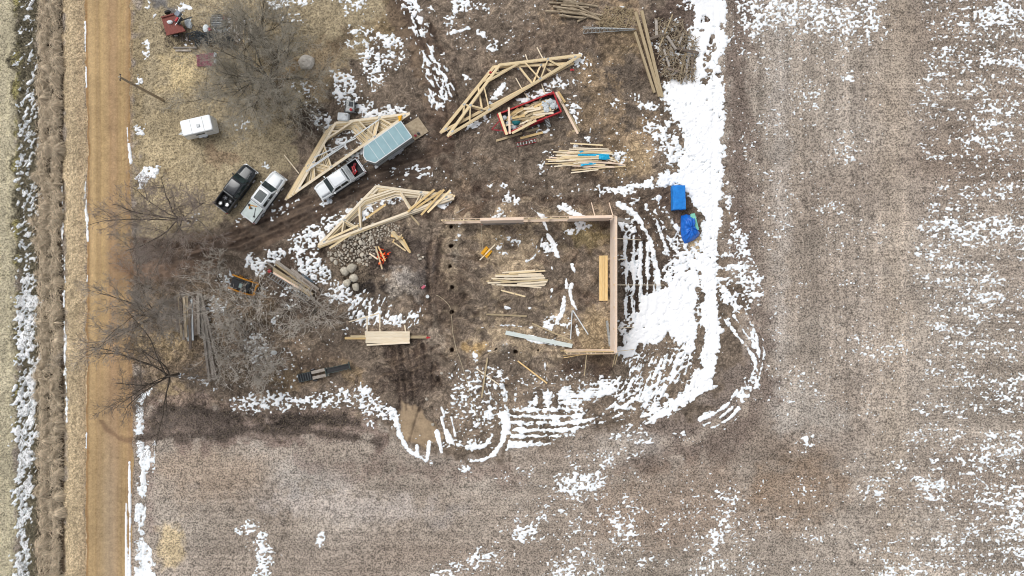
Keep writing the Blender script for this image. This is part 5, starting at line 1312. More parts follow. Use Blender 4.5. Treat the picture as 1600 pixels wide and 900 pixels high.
# yellow folding sawhorse with a white board
a = W(760, 394); e = empty('sawhorse', a, math.atan2(12.5, 10), 'folded bright yellow sawhorse lying on the earth inside the frame', 'sawhorse')
for s in (-1, 1):
    bevel(MB().box((0, s*.30-.02, .14), (1.05, .36, .10)).build('leg_panel', M_yellow, e), .03)
    for x in (-.35, .35): MB().box((x, s*.30-.02, .20), (.07, .3, .03)).build('leg_brace', M_orange, e)
MB().box((0, -.02, .2), (1.1, .09, .12)).build('top_rail', M_yellow, e)
board((749.5, 406.5), (773.5, 382), .13, .06, M_pine_pale, 'pine_board', 'pale board laid across the folded yellow sawhorse', 'board', None, .30)
pts = [W(752, 348, 1.9), W(752.5, 368, .9), W(754, 390, .1)]
tag(MB().tube(pts, .018, 5).build('rope', M_string), 'thin pale cord running from the upper wall down to the yellow sawhorse', 'cord')

# pale plank stack on long beams
for k, (y, x0, x1, w) in enumerate(((519.5, 570.5, 640, .26), (522.5, 570.8, 639.6, .26), (525.5, 571, 640, .26), (528.6, 572, 639.8, .26), (531.6, 571.5, 640, .26), (534.4, 571.8, 640.3, .26))):
    for j in range(3):
        jj = rd.uniform(-.6, .6)
        board((x0+jj, y), (x1+jj, y), w, .10, M_pine_pale, 'pine_plank', 'wide pale plank in the stack laid on two long beams', 'plank', 'planks of the pale stack', .28+j*.105)
board((573, 539), (640.5, 535.3), .20, .09, M_pine_pale, 'pine_plank', 'pale plank lying skewed along the lower edge of the pale stack', 'plank', None, .60)
board((539, 528.3), (612, 528.3), .28, .24, M_yellow_pine, 'timber_beam', 'yellow pine beam jutting left from under the pale plank stack', 'beam', None, .02)
board((548, 525.6), (600, 525.6), .24, .24, M_pine, 'timber_beam', 'shorter pine beam beside the one jutting left under the pale stack', 'beam', None, .02)
board((620, 526.5), (667, 526.5), .34, .24, M_tan_wood, 'timber_beam', 'greyish beam jutting right from under the pale plank stack', 'beam', None, .02)
for q, lab in (((573.5, 494, 573.7, 519), 'left of the two thin bearers running up from the pale plank stack'), ((593.5, 491, 593.7, 519), 'right of the two thin bearers running up from the pale plank stack'), ((632.3, 508, 634, 520), 'stubby bearer under the right end of the pale plank stack'), ((545, 503, 592, 489.5), 'long pale stick half buried in snow above the pale plank stack')):
    board(q[:2], q[2:], .14, .08, M_pine_pale, 'wooden_bearer', lab, 'board', None, .06)

# ---------------------------------------------------------------- old poles, logs, brush
def log(p0, p1, r, m, label, group, z=.0, name='pole', cat='pole', z1=None):
    a, b_ = W(*p0, z+r), W(*p1, (z if z1 is None else z1)+r)
    n = 5; pts = [a.lerp(b_, i/n) for i in range(n+1)]
    rr = random.Random(int(p0[0]*7+p0[1]*3))
    pts = [p+Vector((rr.uniform(-.03, .03), rr.uniform(-.03, .03), 0)) for p in pts]
    c = (a+b_)/2
    d = b_-a; q = d.to_track_quat('X', 'Z'); qi = q.inverted()
    o = MB().tube([qi @ (p-c) for p in pts], [r*(1.1-.25*i/n) for i in range(n+1)], 8).build(name, m, None, c, q.to_euler(), True)
    md = o.modifiers.new('edge', 'EDGE_SPLIT'); md.split_angle = math.radians(45)
    return tag(o, label, cat, group)
for q, w, lab in (((993, 19, 1030.5, 151), .34, 'middle one of three long squared timbers lying side by side'), ((1002.5, 17, 1034.5, 152), .34, 'right-hand one of three long squared timbers, next to the brush heap'), ((992, 50, 1022.5, 145), .28, 'shortest and leftmost of three long squared timbers')):
    board(q[:2], q[2:], w, .26, M_tan_wood, 'barn_timber', lab, 'timber', 'three long timbers by the brush', .05)
for q in ((852, 17.5, 894, 19), (864, 10, 905, 16), (870, 14, 915, 22), (858, 4, 900, 7), (874, 24, 912, 28), (880, 19, 928, 25), (862, -4, 900, 2), (890, 12, 930, 24), (900, 8, 935, 28), (876, 8, 920, 12), (880, 3, 934, 10), (895, 16, 942, 24), (902, 34, 916, 27), (868, -2, 912, 6), (885, 27, 925, 27), (905, 20, 938, 31)):
    log(q[:2], q[2:], .13, M_pole_wood, 'old peeled pole in the loose heap at the top edge', 'poles of the top heap', rd.uniform(.0, .25))
# lattice mast
a, b_ = W(911, 47, .3), W(991, 46, .2); d = b_-a; L = d.length
e = empty('lattice_mast', (a+b_)/2, math.atan2(d.y, d.x), 'grey metal lattice mast lying beside the old poles', 'mast')
for s in (-1, 1): MB().beam((-L/2, s*.38, 0), (L/2, s*.06, 0), .06, .06).build('mast_rail', M_galv, e)
MB().beam((-L/2, 0, .42), (L/2, 0, .08), .06, .06).build('mast_rail', M_galv, e)
br = MB()
for k in range(13):
    f = k/12.5; f2 = (k+1)/12.5; w0 = .38-.32*f; w1 = .38-.32*f2
    br.beam((-L/2+L*f, -w0, 0), (-L/2+L*f2, w1, 0), .035, .035); br.beam((-L/2+L*f, w0, 0), (-L/2+L*f, -w0, 0), .035, .035); br.beam((-L/2+L*f, w0, 0), (-L/2+L*f2, 0, (.42-.34*f2)), .03, .03)
br.build('mast_bracing', M_galv, e)
for k, q in enumerate(((1031, 18, 1051, 0), (1048, 20, 1030, 70))): pass
for q, w, mm, lab in (((1051, 22, 1030, 74), .16, M_tan_wood, 'thin pale pole standing out across the brush heap'), ((1025, 30, 1026, 56), .32, M_grey_wood, 'grey board upright near the top of the brush heap'), ((1015, 61, 1038, 53), .30, M_dark_wood, 'weathered board crossing left into the brush heap'), ((1042, 56, 1056, 77), .30, M_grey_wood, 'weathered board meeting the long crosswise plank in the brush heap'), ((1054, 75, 1092, 83), .30, M_dark_wood, 'long crosswise brown plank over the brush heap'), ((1037, 77, 1046, 104), .22, M_grey_wood, 'grey board on the left of the brush heap below the plank'), ((1072, 82, 1061, 124), .24, M_tan_wood, 'long tan board hanging below the crosswise plank'), ((1077, 83, 1070, 128), .22, M_grey_wood, 'grey board next to the tan one below the crosswise plank'), ((1082, 84, 1081, 126), .26, M_dark_wood, 'dark board at the right edge of the brush heap'), ((1043, 107, 1060, 112), .22, M_dark_wood, 'short dark board low in the brush heap'), ((1048, 118, 1062, 110), .22, M_grey_wood, 'short grey board lowest in the brush heap'), ((1062, 66, 1068, 50), .24, M_grey_wood, 'short grey board on snow above the crosswise plank')):
    board(q[:2], q[2:], w, .08, mm, 'old_board', lab, 'board', None, rd.uniform(.25, .5))
def litter(n, poly, L0, L1, r, m, name, label, seed, zmax=.35):
    """a tangle of sticks nobody could count"""
    rr = random.Random(seed); xs = [p[0] for p in poly]; ys = [p[1] for p in poly]
    mb = MB(); c = W(sum(xs)/len(xs), sum(ys)/len(ys)); k = 0
    while k < n:
        x, y = rr.uniform(min(xs), max(xs)), rr.uniform(min(ys), max(ys))
        if sd_poly(poly, np.array([[x]], np.float32), np.array([[y]], np.float32))[0, 0] > 0: continue
        k += 1
        a = rr.uniform(0, math.pi); L = rr.uniform(L0, L1); p = W(x, y, rr.uniform(.02, zmax))-c
        dv = Vector((math.cos(a), math.sin(a), rr.uniform(-.15, .25)))*L/2
        mid = p+Vector((rr.uniform(-.1, .1), rr.uniform(-.1, .1), rr.uniform(0, .1)))
        mb.tube([p-dv, mid, p+dv], [r, r*.8, r*.5], 4, False)
    o = mb.build(name, m, None, c); tag(o, label, 'brush', None, 'stuff'); return o
litter(420, [(1024, 28), (1060, 30), (1088, 60), (1086, 124), (1040, 126), (1030, 90)], .3, 1.3, .05, M_pole_wood, 'brush', 'tangled heap of brown sticks and firewood beside the snow lane', 1, .5)
litter(260, [(945, 8), (990, 14), (995, 38), (960, 46), (930, 40)], .3, 1.0, .03, M_tan_wood, 'brush', 'pale chopped branches between the pole heap and the long timbers', 2, .25)
litter(150, [(990, 100), (1000, 130), (960, 135), (935, 110)], .2, .7, .025, M_dark_wood, 'brush', 'scattered twigs on worn earth left of the long timbers', 3, .04)
litter(160, [(296, 50), (360, 50), (365, 72), (300, 68)], .4, 1.4, .06, M_dark_grey, 'scrap_heap', 'dark grey tangle of scrap metal and sticks between the red wagon and the tank', 14, .5)
litter(300, [(250, 40), (400, 40), (410, 70), (260, 74)], .2, 1.0, .03, M_dark_wood, 'brush', 'dark litter and sticks round the junk on the lawn', 4, .25)
litter(380, [(340, 420), (440, 440), (440, 600), (330, 610)], .3, 1.4, .022, M_twig_pale, 'brush', 'fallen pale twigs under the shrubs at the lower left', 5, .25)
# weathered boards of the big old stack
ws = random.Random(31)
for k, q in enumerate(((274.5, 464, 278, 516), (277, 460, 281, 520), (279.5, 457, 284, 526), (282, 466, 285, 515), (285, 457, 292, 520), (286, 470, 290, 524), (289, 462, 293, 530), (291.5, 462, 293, 508), (292, 466, 295.5, 533), (295, 470, 298, 545), (298, 474, 297, 520), (301, 462, 303, 518), (303, 464, 306, 524), (305, 480, 308, 523), (306, 458, 312, 525), (309, 462, 311, 522), (276, 470, 278.5, 512), (281, 468, 283, 518), (287.5, 464, 291, 527), (299, 468, 301, 532), (304.5, 470, 306, 521), (283, 480, 287, 531), (294, 458, 295, 500), (307.5, 466, 309.5, 519))):
    board(q[:2], q[2:], .30, .14, (M_grey_wood, M_dark_wood, M_pole_wood, M_dark_wood, M_grey_wood, M_dark_wood, M_grey_wood, M_pole_wood, M_whitebits, M_dark_wood, M_grey_wood)[k % 11], 'weathered_board', 'weathered short board in the grey stack under the bare trees', 'board', 'short boards of the grey stack', ws.uniform(.1, .7))
for k, q in enumerate(((308, 457, 329, 596), (310, 457, 334, 594), (312.5, 458, 337.5, 592), (314, 459, 339, 560), (311, 470, 323, 555), (316, 500, 327, 596))):
    board(q[:2], q[2:], .26, .12, M_grey_wood, 'weathered_board', 'weathered long board in the grey stack reaching below the short ones', 'board', 'long boards of the grey stack', .35+.06*k)
# plank and ladder stack
for k, (q, w, mm) in enumerate((((416, 409, 503, 478), .20, M_grey_wood), ((429, 413, 437, 407), .2, M_grey_wood), ((431, 408, 496, 455), .34, M_grey_wood), ((431, 413, 485, 452), .2, M_tan_wood), ((427, 419, 489, 460), .26, M_tan_wood), ((427, 423, 485, 462), .24, M_tan_wood), ((427, 426, 470, 452), .22, M_pine_pink), ((440, 414, 492, 450), .24, M_grey_wood), ((455, 420, 498, 452), .22, M_grey_wood), ((470, 434, 500, 458), .2, M_dark_wood))):
    board(q[:2], q[2:], w, .08, mm, 'old_plank', 'old plank in the slanting stack that carries the wooden ladder', 'plank', 'planks under the wooden ladder', .10+.05*k, .10+.04*k)
ladder((420, 428.5), (483, 470), .60, 17, M_grey_paint, M_grey_paint, 'long pale extension ladder lying along the slanting plank stack', .55)
can(422.5, 423.7, .05, 'red pail at the upper end of the slanting plank stack', M_red_bright, r=.20)
sheet_heap([(471, 427), (478, 431), (488, 438), (490, 442), (480, 438), (472, 433)], .5, mat('slate_sheet', '#5d6b74', '#4a565e', .7), 'tarpaulin', 'slate-blue folded sheet on the upper edge of the slanting plank stack', 'tarpaulin', 8, .08)

# ---------------------------------------------------------------- blue-wrapped pallets
def wrapped_pallet():
    hh = 1.25; pts = [(1051, 289.5), (1071, 289), (1072, 327), (1052, 327.5)]
    P = [W(x, y, hh) for x, y in pts]; c = sum(P, Vector())/4; c.z = W(1061, 308).z
    e = empty('wrapped_pallet', c, 0, 'neat rectangular load in bright blue wrap on a pallet', 'wrapped pallet')
    rr = random.Random(2); rings = []
    for z, k in ((.16, .985), (.5, 1.0), (.9, 1.0), (1.2, .99), (hh, .93)):
        r_ = []
        for i in range(4):
            p, q = P[i]-c, P[(i+1) % 4]-c
            for j in range(8):
                v = p.lerp(q, j/8)*k; r_.append((v.x+rr.uniform(-.025, .025), v.y+rr.uniform(-.025, .025), z+(rr.uniform(-.02, .02) if z > 1 else 0)))
        rings.append(r_)
    MB().loft(rings).build('wrapped_load', M_blue, e)
    MB().beam((-.6, -.05, hh+.01), (.6, -.02, hh+.01), .05, .03).build('wrap_fold', M_blue, e)
    pl = MB()
    for x in (-.6, 0, .6): pl.box((x, 0, .07), (.10, 2.7, .10))
    pl.build('pallet', M_tan_wood, e)
wrapped_pallet()
def tarped_pallet():
    pts = [(1064.5, 337), (1073, 334.5), (1084, 337), (1087, 345), (1086, 355), (1094, 364), (1092, 369), (1085, 375), (1071, 381), (1066, 372), (1064, 356)]
    hh = 1.0
    P = [W(x, y, .35) for x, y in pts]; c = sum(P, Vector())/len(P); c.z = W(1077, 357).z
    e = empty('tarped_pile', c, 0, 'rumpled blue tarp thrown over a pile of mint foam boards', 'tarp-covered pile')
    rr = random.Random(4)
    # dense radial sheet with folds
    n = 72; rings = []
    out = []
    m_ = len(P)
    for i in range(n):
        f = i/n*m_; j = int(f); p = P[j].lerp(P[(j+1) % m_], f-j)-c; out.append(p)
    ph = [rr.uniform(0, 6) for _ in range(6)]
    for k in range(9):
        t = 1-k/9.0; r_ = []
        for i in range(n):
            p = out[i]; th = 2*math.pi*i/n
            fold = .10*math.sin(7*th+ph[0]+3*t)+.07*math.sin(13*th+ph[1]-5*t)+.05*math.sin(23*th+ph[2])
            z = (.12+(hh-.12)*min(1, (1-t)*2.6)**.7)+fold*(1 if k else .4)*(.5+.5*t)+.10*math.sin(3*th+1)*(1-t)
            r_.append((p.x*t, p.y*t, z))
        rings.append(r_)
    MB().loft(rings, False, True).build('tarpaulin', M_tarp, e, smooth=True)
    q = [W(x, y, .5)-c for x, y in ((1080, 334), (1085, 333.5), (1092, 359), (1082, 362), (1072, 350))]
    MB().prism([(v.x, v.y) for v in q], .1, .62).build('foam_boards', M_mint, e)
    q = [W(x, y, .1)-c for x, y in ((1070, 340), (1082, 338), (1086, 362), (1072, 370))]
    MB().prism([(v.x, v.y) for v in q], .02, .12).build('pallet', M_tan_wood, e)
tarped_pallet()

# ---------------------------------------------------------------- rocks and fire
def rock_mesh(seed, flat=.7):
    bm = bmesh.new(); bmesh.ops.create_icosphere(bm, subdivisions=2, radius=1)
    rr = random.Random(seed)
    ax = [(Vector((rr.gauss(0, 1), rr.gauss(0, 1), rr.gauss(0, 1))).normalized(), rr.uniform(.55, .95)) for _ in range(9)]
    for v in bm.verts:
        for a, dd in ax:
            p = v.co.dot(a)
            if p > dd: v.co -= a*(p-dd)*.85
        v.co *= 1+rr.uniform(-.04, .04)
        v.co.z *= flat
    me = bpy.data.meshes.new('fieldstone'); bm.to_mesh(me); bm.free()
    return me
protos = [rock_mesh(s) for s in range(9)]
for me in protos: me.materials.append(M_rock)
rr = random.Random(77); rock_poly = [(514, 388), (530, 372), (548, 364), (556, 356), (576, 352), (604, 344), (626, 354), (612, 368), (596, 374), (586, 384), (590, 396), (580, 402), (576, 414), (560, 412), (546, 408), (534, 416), (520, 410), (512, 400)]
placed = []
def inside(poly, x, y): return sd_poly(poly, np.array([[x]], np.float32), np.array([[y]], np.float32))[0, 0] < 0
tries = 0
while len(placed) < 235 and tries < 9000:
    tries += 1
    x, y = rr.uniform(510, 626), rr.uniform(344, 416)
    if not inside(rock_poly, x, y): continue
    r = rr.choice((1.1, 1.4, 1.8, 2.3, 2.9, 4.0)) if x < 590 else rr.choice((1.3, 1.6, 2.0))
    if any((x-a)**2+(y-b2)**2 < ((r+c2)*.80)**2 for a, b2, c2 in placed): continue
    placed.append((x, y, r))
    o = bpy.data.objects.new('fieldstone', protos[len(placed) % 9]); COL.objects.link(o)
    o.location = W(x, y, r*S*.25); o.scale = (r*S*1.1, r*S*rr.uniform(.8, 1.1), r*S*rr.uniform(.7, 1)); o.rotation_euler = (rr.uniform(-.4, .4), rr.uniform(-.4, .4), rr.uniform(0, 6))
    tag(o, 'small grey-tan fieldstone in the rock heap beside the fire', 'stone', 'stones of the rock heap')
for k, (x, y, r, lab) in enumerate(((539, 424, 8.0, 'large round boulder at the left of the five below the rock heap'), (550, 419, 9.0, 'large wedge-shaped boulder at the top of the five below the rock heap'), (553, 434.3, 7.8, 'large rounded boulder in the middle of the five below the rock heap'), (541.7, 441.5, 8.0, 'large long boulder at the lower left of the five below the rock heap'), (556, 448, 7.4, 'lowest large boulder of the five below the rock heap'))):
    me = rock_mesh(100+k, .8); me.materials.append(M_boulder); me.polygons.foreach_set('use_smooth', [True]*len(me.polygons))
    o = bpy.data.objects.new('boulder', me); COL.objects.link(o)
    o.location = W(x, y, r*S*.35); o.scale = (r*S*1.02, r*S*.86, r*S*.8); o.rotation_euler = (0, 0, rr.uniform(0, 6)); tag(o, lab, 'boulder', 'five large boulders')
for k, (x, y, r, lab) in enumerate(((654, 399, 2.6, 'grey stone on the left of the three right of the wood scraps'), (656.5, 404.5, 3.0, 'lowest of the three grey stones right of the wood scraps'), (661, 401.5, 2.4, 'right-hand grey stone of the three by the wood scraps'), (599, 431, 2.2, 'small pale stone just below the fire'), (604, 437, 2.8, 'pale stone between the fire and the ash mound'), (579, 371, 3.0, 'larger pale stone on the right side of the rock heap'), (667, 623.5, 3.0, 'round pale stone in the dark mud above the sand patch'), (676.5, 663, 3.0, 'round stone at the edge of the sand patch'), (690, 583, 2.4, 'pale stone in the ruts right of the dark mud'))):
    o = bpy.data.objects.new('fieldstone', protos[k]); COL.objects.link(o); o.location = W(x, y, r*S*.3); o.scale = (r*S,)*3; tag(o, lab, 'stone')
# fire
c = W(598, 402)
e = empty('bonfire', c, 0, 'small bonfire of burning lumber with orange flames beside the rock heap', 'bonfire')
fr = random.Random(12)
cb = MB(); em = MB()
for i in range(26):
    a = fr.uniform(0, math.pi); L = fr.uniform(.4, 1.2); p = Vector((fr.gauss(0, .25), fr.gauss(0, .48), fr.uniform(.05, .45))); dv = Vector((math.cos(a), math.sin(a), fr.uniform(-.3, .3)))*L/2
    (cb if i % 2 else em).beam(p-dv, p+dv, fr.uniform(.06, .12), .05)
cb.build('charred_wood', M_char, e); em.build('embers', M_ember, e)
for i in range(11):
    p = Vector((fr.gauss(.02, .20), fr.gauss(0, .45), .25)); q = [p]; r_ = [fr.uniform(.05, .09)]; hgt = fr.uniform(.3, .8)
    for k in range(1, 5):
        q.append(p+Vector((fr.gauss(.05*k, .05), fr.gauss(0, .06), hgt*k/4))); r_.append(r_[0]*(1-k/4.3)*fr.uniform(.8, 1.2))
    MB().tube(q, r_, 6).build('flame', M_flame, e, smooth=True)
for q, lab, mm in (((587, 385, 597, 420), 'pale board burning along the left of the bonfire', M_pine), ((577, 396, 590, 405), 'short board sticking left out of the bonfire', M_pine_pale), ((591, 385, 602, 408), 'dark orange board slanting into the bonfire', M_yellow_pine)):
    board(q[:2], q[2:], .17, .06, mm, 'burning_board', lab, 'board', None, .5)
for k, (q, w, lab) in enumerate((((614, 362, 640, 393), .34, 'wide pine offcut along the middle of the scrap stack right of the fire'), ((611, 368, 630, 372), .3, 'short pine offcut at the upper left of the scrap stack'), ((614, 378, 634, 392), .17, 'thin pine offcut on the lower side of the scrap stack'), ((616, 374, 613.5, 379), .14, 'tiny crosswise offcut at the left of the scrap stack'), ((628, 366, 624, 372), .14, 'stub pointing up from the scrap stack right of the fire'), ((630, 374, 641, 395), .24, 'pine offcut at the lower right end of the scrap stack'), ((612, 362, 622, 374), .3, 'pine offcut at the upper end of the scrap stack'))):
    board(q[:2], q[2:], w, .06, (M_pine, M_yellow_pine)[k % 2], 'scrap_board', lab, 'board', 'scrap stack right of the fire', .05+.05*k)
can(668.5, 463.2, .02, 'white pail standing on the mud right of the ash mound', M_white_plastic, r=.2)
e = empty('gas_can', W(662, 448.5), .7, 'pinkish red fuel can lying right of the ash mound', 'fuel can'); bevel(MB().box((0, 0, .13), (.5, .3, .26)).build('can_body', mat('pink_red', '#cf6f7f', '#b85a6b', .6), e), .05); MB().tube([(.25, 0, .2), (.36, 0, .26)], .04, 8).build('spout', M_white_plastic, e)
# hose
pts = [W(x, y, .05) for x, y in curve([(681, 461), (686, 463), (695, 470), (703, 480), (706, 498), (707.5, 520), (713, 545), (720, 565), (729, 595), (734, 615), (742, 640), (748, 660)], 5)]
tag(MB().tube(pts, .045, 6).build('hose', M_hose), 'long pale hose snaking across the mud left of the frame', 'hose')

# ---------------------------------------------------------------- junk on the lawn
def hay_wagon():
    P = [W(x, y, .85) for x, y in ((252.5, 28), (272.5, 22.5), (290.5, 48.5), (260, 55))]
    c = W(270, 39); rz = math.radians(12)
    e = empty('flatbed_wagon', c, rz, 'faded red plank flatbed wagon on the lawn, loaded with odds and ends', 'wagon')
    R = Matrix.Rotation(-rz, 3, 'Z')
    q = [R @ (p-c) for p in P]
    MB().prism([(v.x, v.y) for v in q], .75, .85).build('deck', M_red_faded, e)
    for (a, b2) in ((0, 1), (3, 2)):
        MB().beam((q[a].x, q[a].y, .92), (q[b2].x, q[b2].y, .92), .14, .18).build('side_rail', M_red_faded, e)
    for x, y in ((.2, 1.35), (.55, -1.35)): wheel(e, x-.3, y, .38, .26)
    for x in (-.6, .3): MB().box((x, 0, .62), (.12, 2.2, .16)).build('cross_beam', M_dark_wood, e)
    MB().beam((1.3, 0, .6), (2.6, .2, .5), .1, .1).build('tongue', M_dark_grey, e)
hay_wagon()
def lump(px, py, z, rx, ry, hgt, m, name, label, cat, seed, rz=0.0):
    q = random.Random(seed)
    o = MB().loft([[(rx*math.cos(a)*k*q.uniform(.85, 1.1), ry*math.sin(a)*k*q.uniform(.85, 1.1), zz*hgt) for a in [i*math.pi/7 for i in range(14)]] for k, zz in ((1, 0), (1.05, .4), (.8, .85), (.35, 1))]).build(name, m, None, W(px, py, z), (0, 0, rz))
    return tag(o, label, cat)
def chainsaw(px, py):
    e = empty('garden_machine', W(px, py, .9), 1.0, 'grey garden machine with red hood riding on the faded red wagon', 'machine')
    bevel(MB().box((0, 0, .25), (.9, .6, .4)).build('deck', M_dark_grey, e), .06)
    bevel(MB().box((-.1, -.05, .55), (.55, .28, .25)).build('hood', M_red_bright, e), .06)
    bevel(MB().box((.55, .3, .3), (.6, .55, .5)).build('bin', mat('blue_grey', '#8b939f', '#727a86', .6), e), .05)
    MB().tube([(.3, -.2, .5), (-.5, -.5, .9), (-.8, -.5, .95)], .03, 6).build('handlebar', M_chrome, e)
    for y in (-.35, .35): wheel(e, -.3, y, .16, .1)
chainsaw(280, 32)
lump(266, 35, .88, .34, .22, .25, M_white_plastic, 'sack', 'white sack lying on the faded red wagon', 'sack', 3)
lump(295, 38, .0, .4, .6, .3, M_whitebits, 'sack', 'pale blue-white bag on the grass right of the faded red wagon', 'sack', 4, .4)
def stock_tank():
    c = W(343.5, 36); e = empty('stock_tank', c, 0, 'round galvanised tank with wire over it among the junk on the lawn', 'tank')
    MB().tube([(0, 0, 0), (0, 0, .62)], [.82, .85], 28, False).build('tank_wall', M_galv, e)
    MB().tube([(0, 0, .6), (0, 0, .66)], [.88, .88], 28, False).build('rim', M_galv, e)
    MB().tube([(0, 0, .30), (0, 0, .36)], [.80, .80], 28).build('tank_floor', M_dark_grey, e)
    w = MB()
    for k in range(7): w.beam((-.75, -.6+k*.2, .66), (.55, -.6+k*.2, .66), .025, .025)
    w.build('wire', M_galv, e)
stock_tank()
can(352.5, 29.2, .02, 'bright red pail right of the round galvanised tank', M_red_bright, r=.2)
can(329, 47, .02, 'dull red pail left of the round galvanised tank', M_red, r=.18)
lump(323, 46, 0, .4, .5, .4, M_whitebits, 'sack', 'grey-white bag slumped left of the round tank', 'sack', 5)
lump(345, 48, 0, .75, .35, .3, M_whitebits, 'sack', 'white bundle lying just below the round tank', 'sack', 6)
jr = random.Random(9)
for k, q in enumerate(((361, 31, 362, 50), (365, 32, 367, 45), (373, 32, 374, 58), (377, 33, 378.5, 60), (382, 38, 384, 66), (386, 35, 386.5, 68), (391, 40, 393, 64), (369, 35, 371, 60), (388, 46, 390, 66), (380, 36, 381, 68), (362, 50, 376, 69), (358, 53, 372, 66))):
    board(q[:2], q[2:], .18, .07, (M_grey_wood, M_tan_wood, M_dark_wood, M_grey_wood)[k % 4], 'junk_board', 'weathered board in the loose row right of the round tank', 'board', 'boards right of the tank', jr.uniform(.05, .3))
for q, lab in (((271, 74.5, 308, 74.5), 'upper of two parallel thin boards below the red wagon'), ((274, 79, 299, 79), 'lower of two parallel thin boards below the red wagon'), ((284, 52, 286, 64), 'short dark post beside the lower wheel of the red wagon'), ((291, 53, 292.5, 64), 'short whitish post right of the red wagon wheel'), ((356, 58, 357, 74), 'grey post among twigs below the round tank')):
    board(q[:2], q[2:], .20, .10, M_grey_wood if 'dark' not in lab else M_dark_wood, 'junk_board', lab, 'board', None, .05)
e = empty('metal_sheet', W(322, 93.5), 0, 'faded red metal sheet lying flat on the lawn under the branches', 'sheet')
pts = [W(x, y, .06)-W(322, 93.5) for x, y in ((308, 86), (335, 82), (337, 103), (308, 104))]
MB().prism([(v.x, v.y) for v in pts], .04, .09).build('panel', M_red_cloth, e)
for k in range(6): 
    p = pts[0].lerp(pts[1], (k+.5)/6); q = pts[3].lerp(pts[2], (k+.5)/6); MB().beam((p.x, p.y, .10), (q.x, q.y, .10), .05, .03).build('rib', M_red_cloth, e)
for y0, lab in ((86, 'upper'), (96, 'lower')):
    lump(336.5+(y0 > 90), y0, .05, .2, .3, .2, M_whitebits, 'plastic_jug', lab+' of two white jugs at the right edge of the faded red sheet', 'jug', int(y0))
lump(480, 98, 0, .95, .90, .55, mat('grey_stump', '#d0c9bf', '#b3aca2', .9, scale=3), 'tree_stump', 'broad pale grey stump among the dry grass right of the big bare tree', 'stump', 7)
lump(450, 108, 0, .3, .25, .2, M_yellow_pine, 'wood_chunk', 'small yellowish lump of wood left of the broad grey stump', 'wood chunk', 8)
# grey machine and white tank above the fanned trusses
e = empty('generator', W(549, 168.5), math.radians(-5), 'grey portable machine on a frame with a red cap, behind the white tank', 'machine')
bevel(MB().box((0, 0, .5), (1.0, 1.35, .5)).build('housing', M_galv, e), .05)
for s in (-1, 1):
    MB().beam((s*.52, -.8, .85), (s*.52, .8, .85), .05, .05).build('frame_rail', M_dark_grey, e); MB().beam((-.55, s*.78, .85), (.55, s*.78, .85), .05, .05).build('frame_rail', M_dark_grey, e)
    for y in (-.5, .5): wheel(e, s*.55, y, .2, .12)
MB().box((.1, .25, .80), (.45, .5, .14)).build('engine', M_dark_grey, e); MB().tube([(.2, -.42, .75), (.2, -.42, .98)], .16, 12).build('fuel_cap', M_red_bright, e)
e = empty('water_tank', W(538.5, 185), math.radians(-4), 'white rounded plastic tank above the fanned truss stack', 'tank')
bevel(MB().box((0, 0, .5), (1.35, 1.0, .9), 0, .92).build('tank_body', M_white_plastic, e), .15, 3); MB().tube([(.35, .2, .95), (.35, .2, 1.02)], .14, 12).build('cap', M_galv, e)
# long dark machine at the lower left
a, b_ = W(467, 591), W(549, 572); d = b_-a; L = d.length
e = empty('conveyor', (a+b_)/2, math.atan2(d.y, d.x), 'old dark green farm conveyor lying in the weeds, part boarded', 'conveyor')
for s in (-1, 1):
    MB().beam((-L/2, s*.45, .35), (L*.1, s*.45, .40), .07, .14).build('side_rail', M_green_dark, e)
    MB().beam((L*.02, s*.30+.1, .5), (L/2, s*.30+.1, .62), .06, .18).build('chute_side', M_green_dark, e)
    MB().box((-L*.08, s*.33, .45), (L*.30, .36, .05)).build('deck_board', M_grey_wood, e)
MB().box((L*.27, .1, .48), (L*.46, .5, .04)).build('chute_floor', M_black_plastic, e)
MB().box((L/2-.04, .1, .6), (.10, 1.0, .22)).build('end_frame', M_green_dark, e); MB().box((L*.04, 0, .5), (.12, 1.0, .3)).build('hinge_frame', M_green_dark, e)
MB().box((-L*.36, 0, .30), (L*.24, .86, .12)).build('bed_plate', M_black_plastic, e)
for k in range(6): MB().tube([(-L/2+.1+k*.28, -.45, .42), (-L/2+.1+k*.28, .45, .42)], .07, 8).build('roller', M_dark_grey, e)
for s in (-1, 1): wheel(e, -L*.2, s*.6, .28, .16)
lump(428, 551, 0, .38, .24, .3, M_white_plastic, 'sack', 'small white sack in the grass left of the dark conveyor', 'sack', 11)
# utility pole
c = W(255, 157); e = empty('utility_pole', c, 0, 'tall wooden utility pole beside the gravel road, leaning out of frame centre', 'utility pole'); e['label'] = 'tall grey wooden utility pole on the lawn verge beside the gravel road'
MB().tube([(0, 0, -.2), (0, 0, 4.5), (0, 0, 9.0)], [.17, .145, .115], 12).build('pole', M_pole_wood, e)
MB().beam((-.02, -.35, 8.75), (.02, .35, 8.75), .08, .10).build('crossarm', M_dark_wood, e)
for y in (-.3, 0, .3): MB().tube([(0, y, 8.8), (0, y, 8.98)], [.05, .035], 8).build('insulator', M_dark_grey, e)
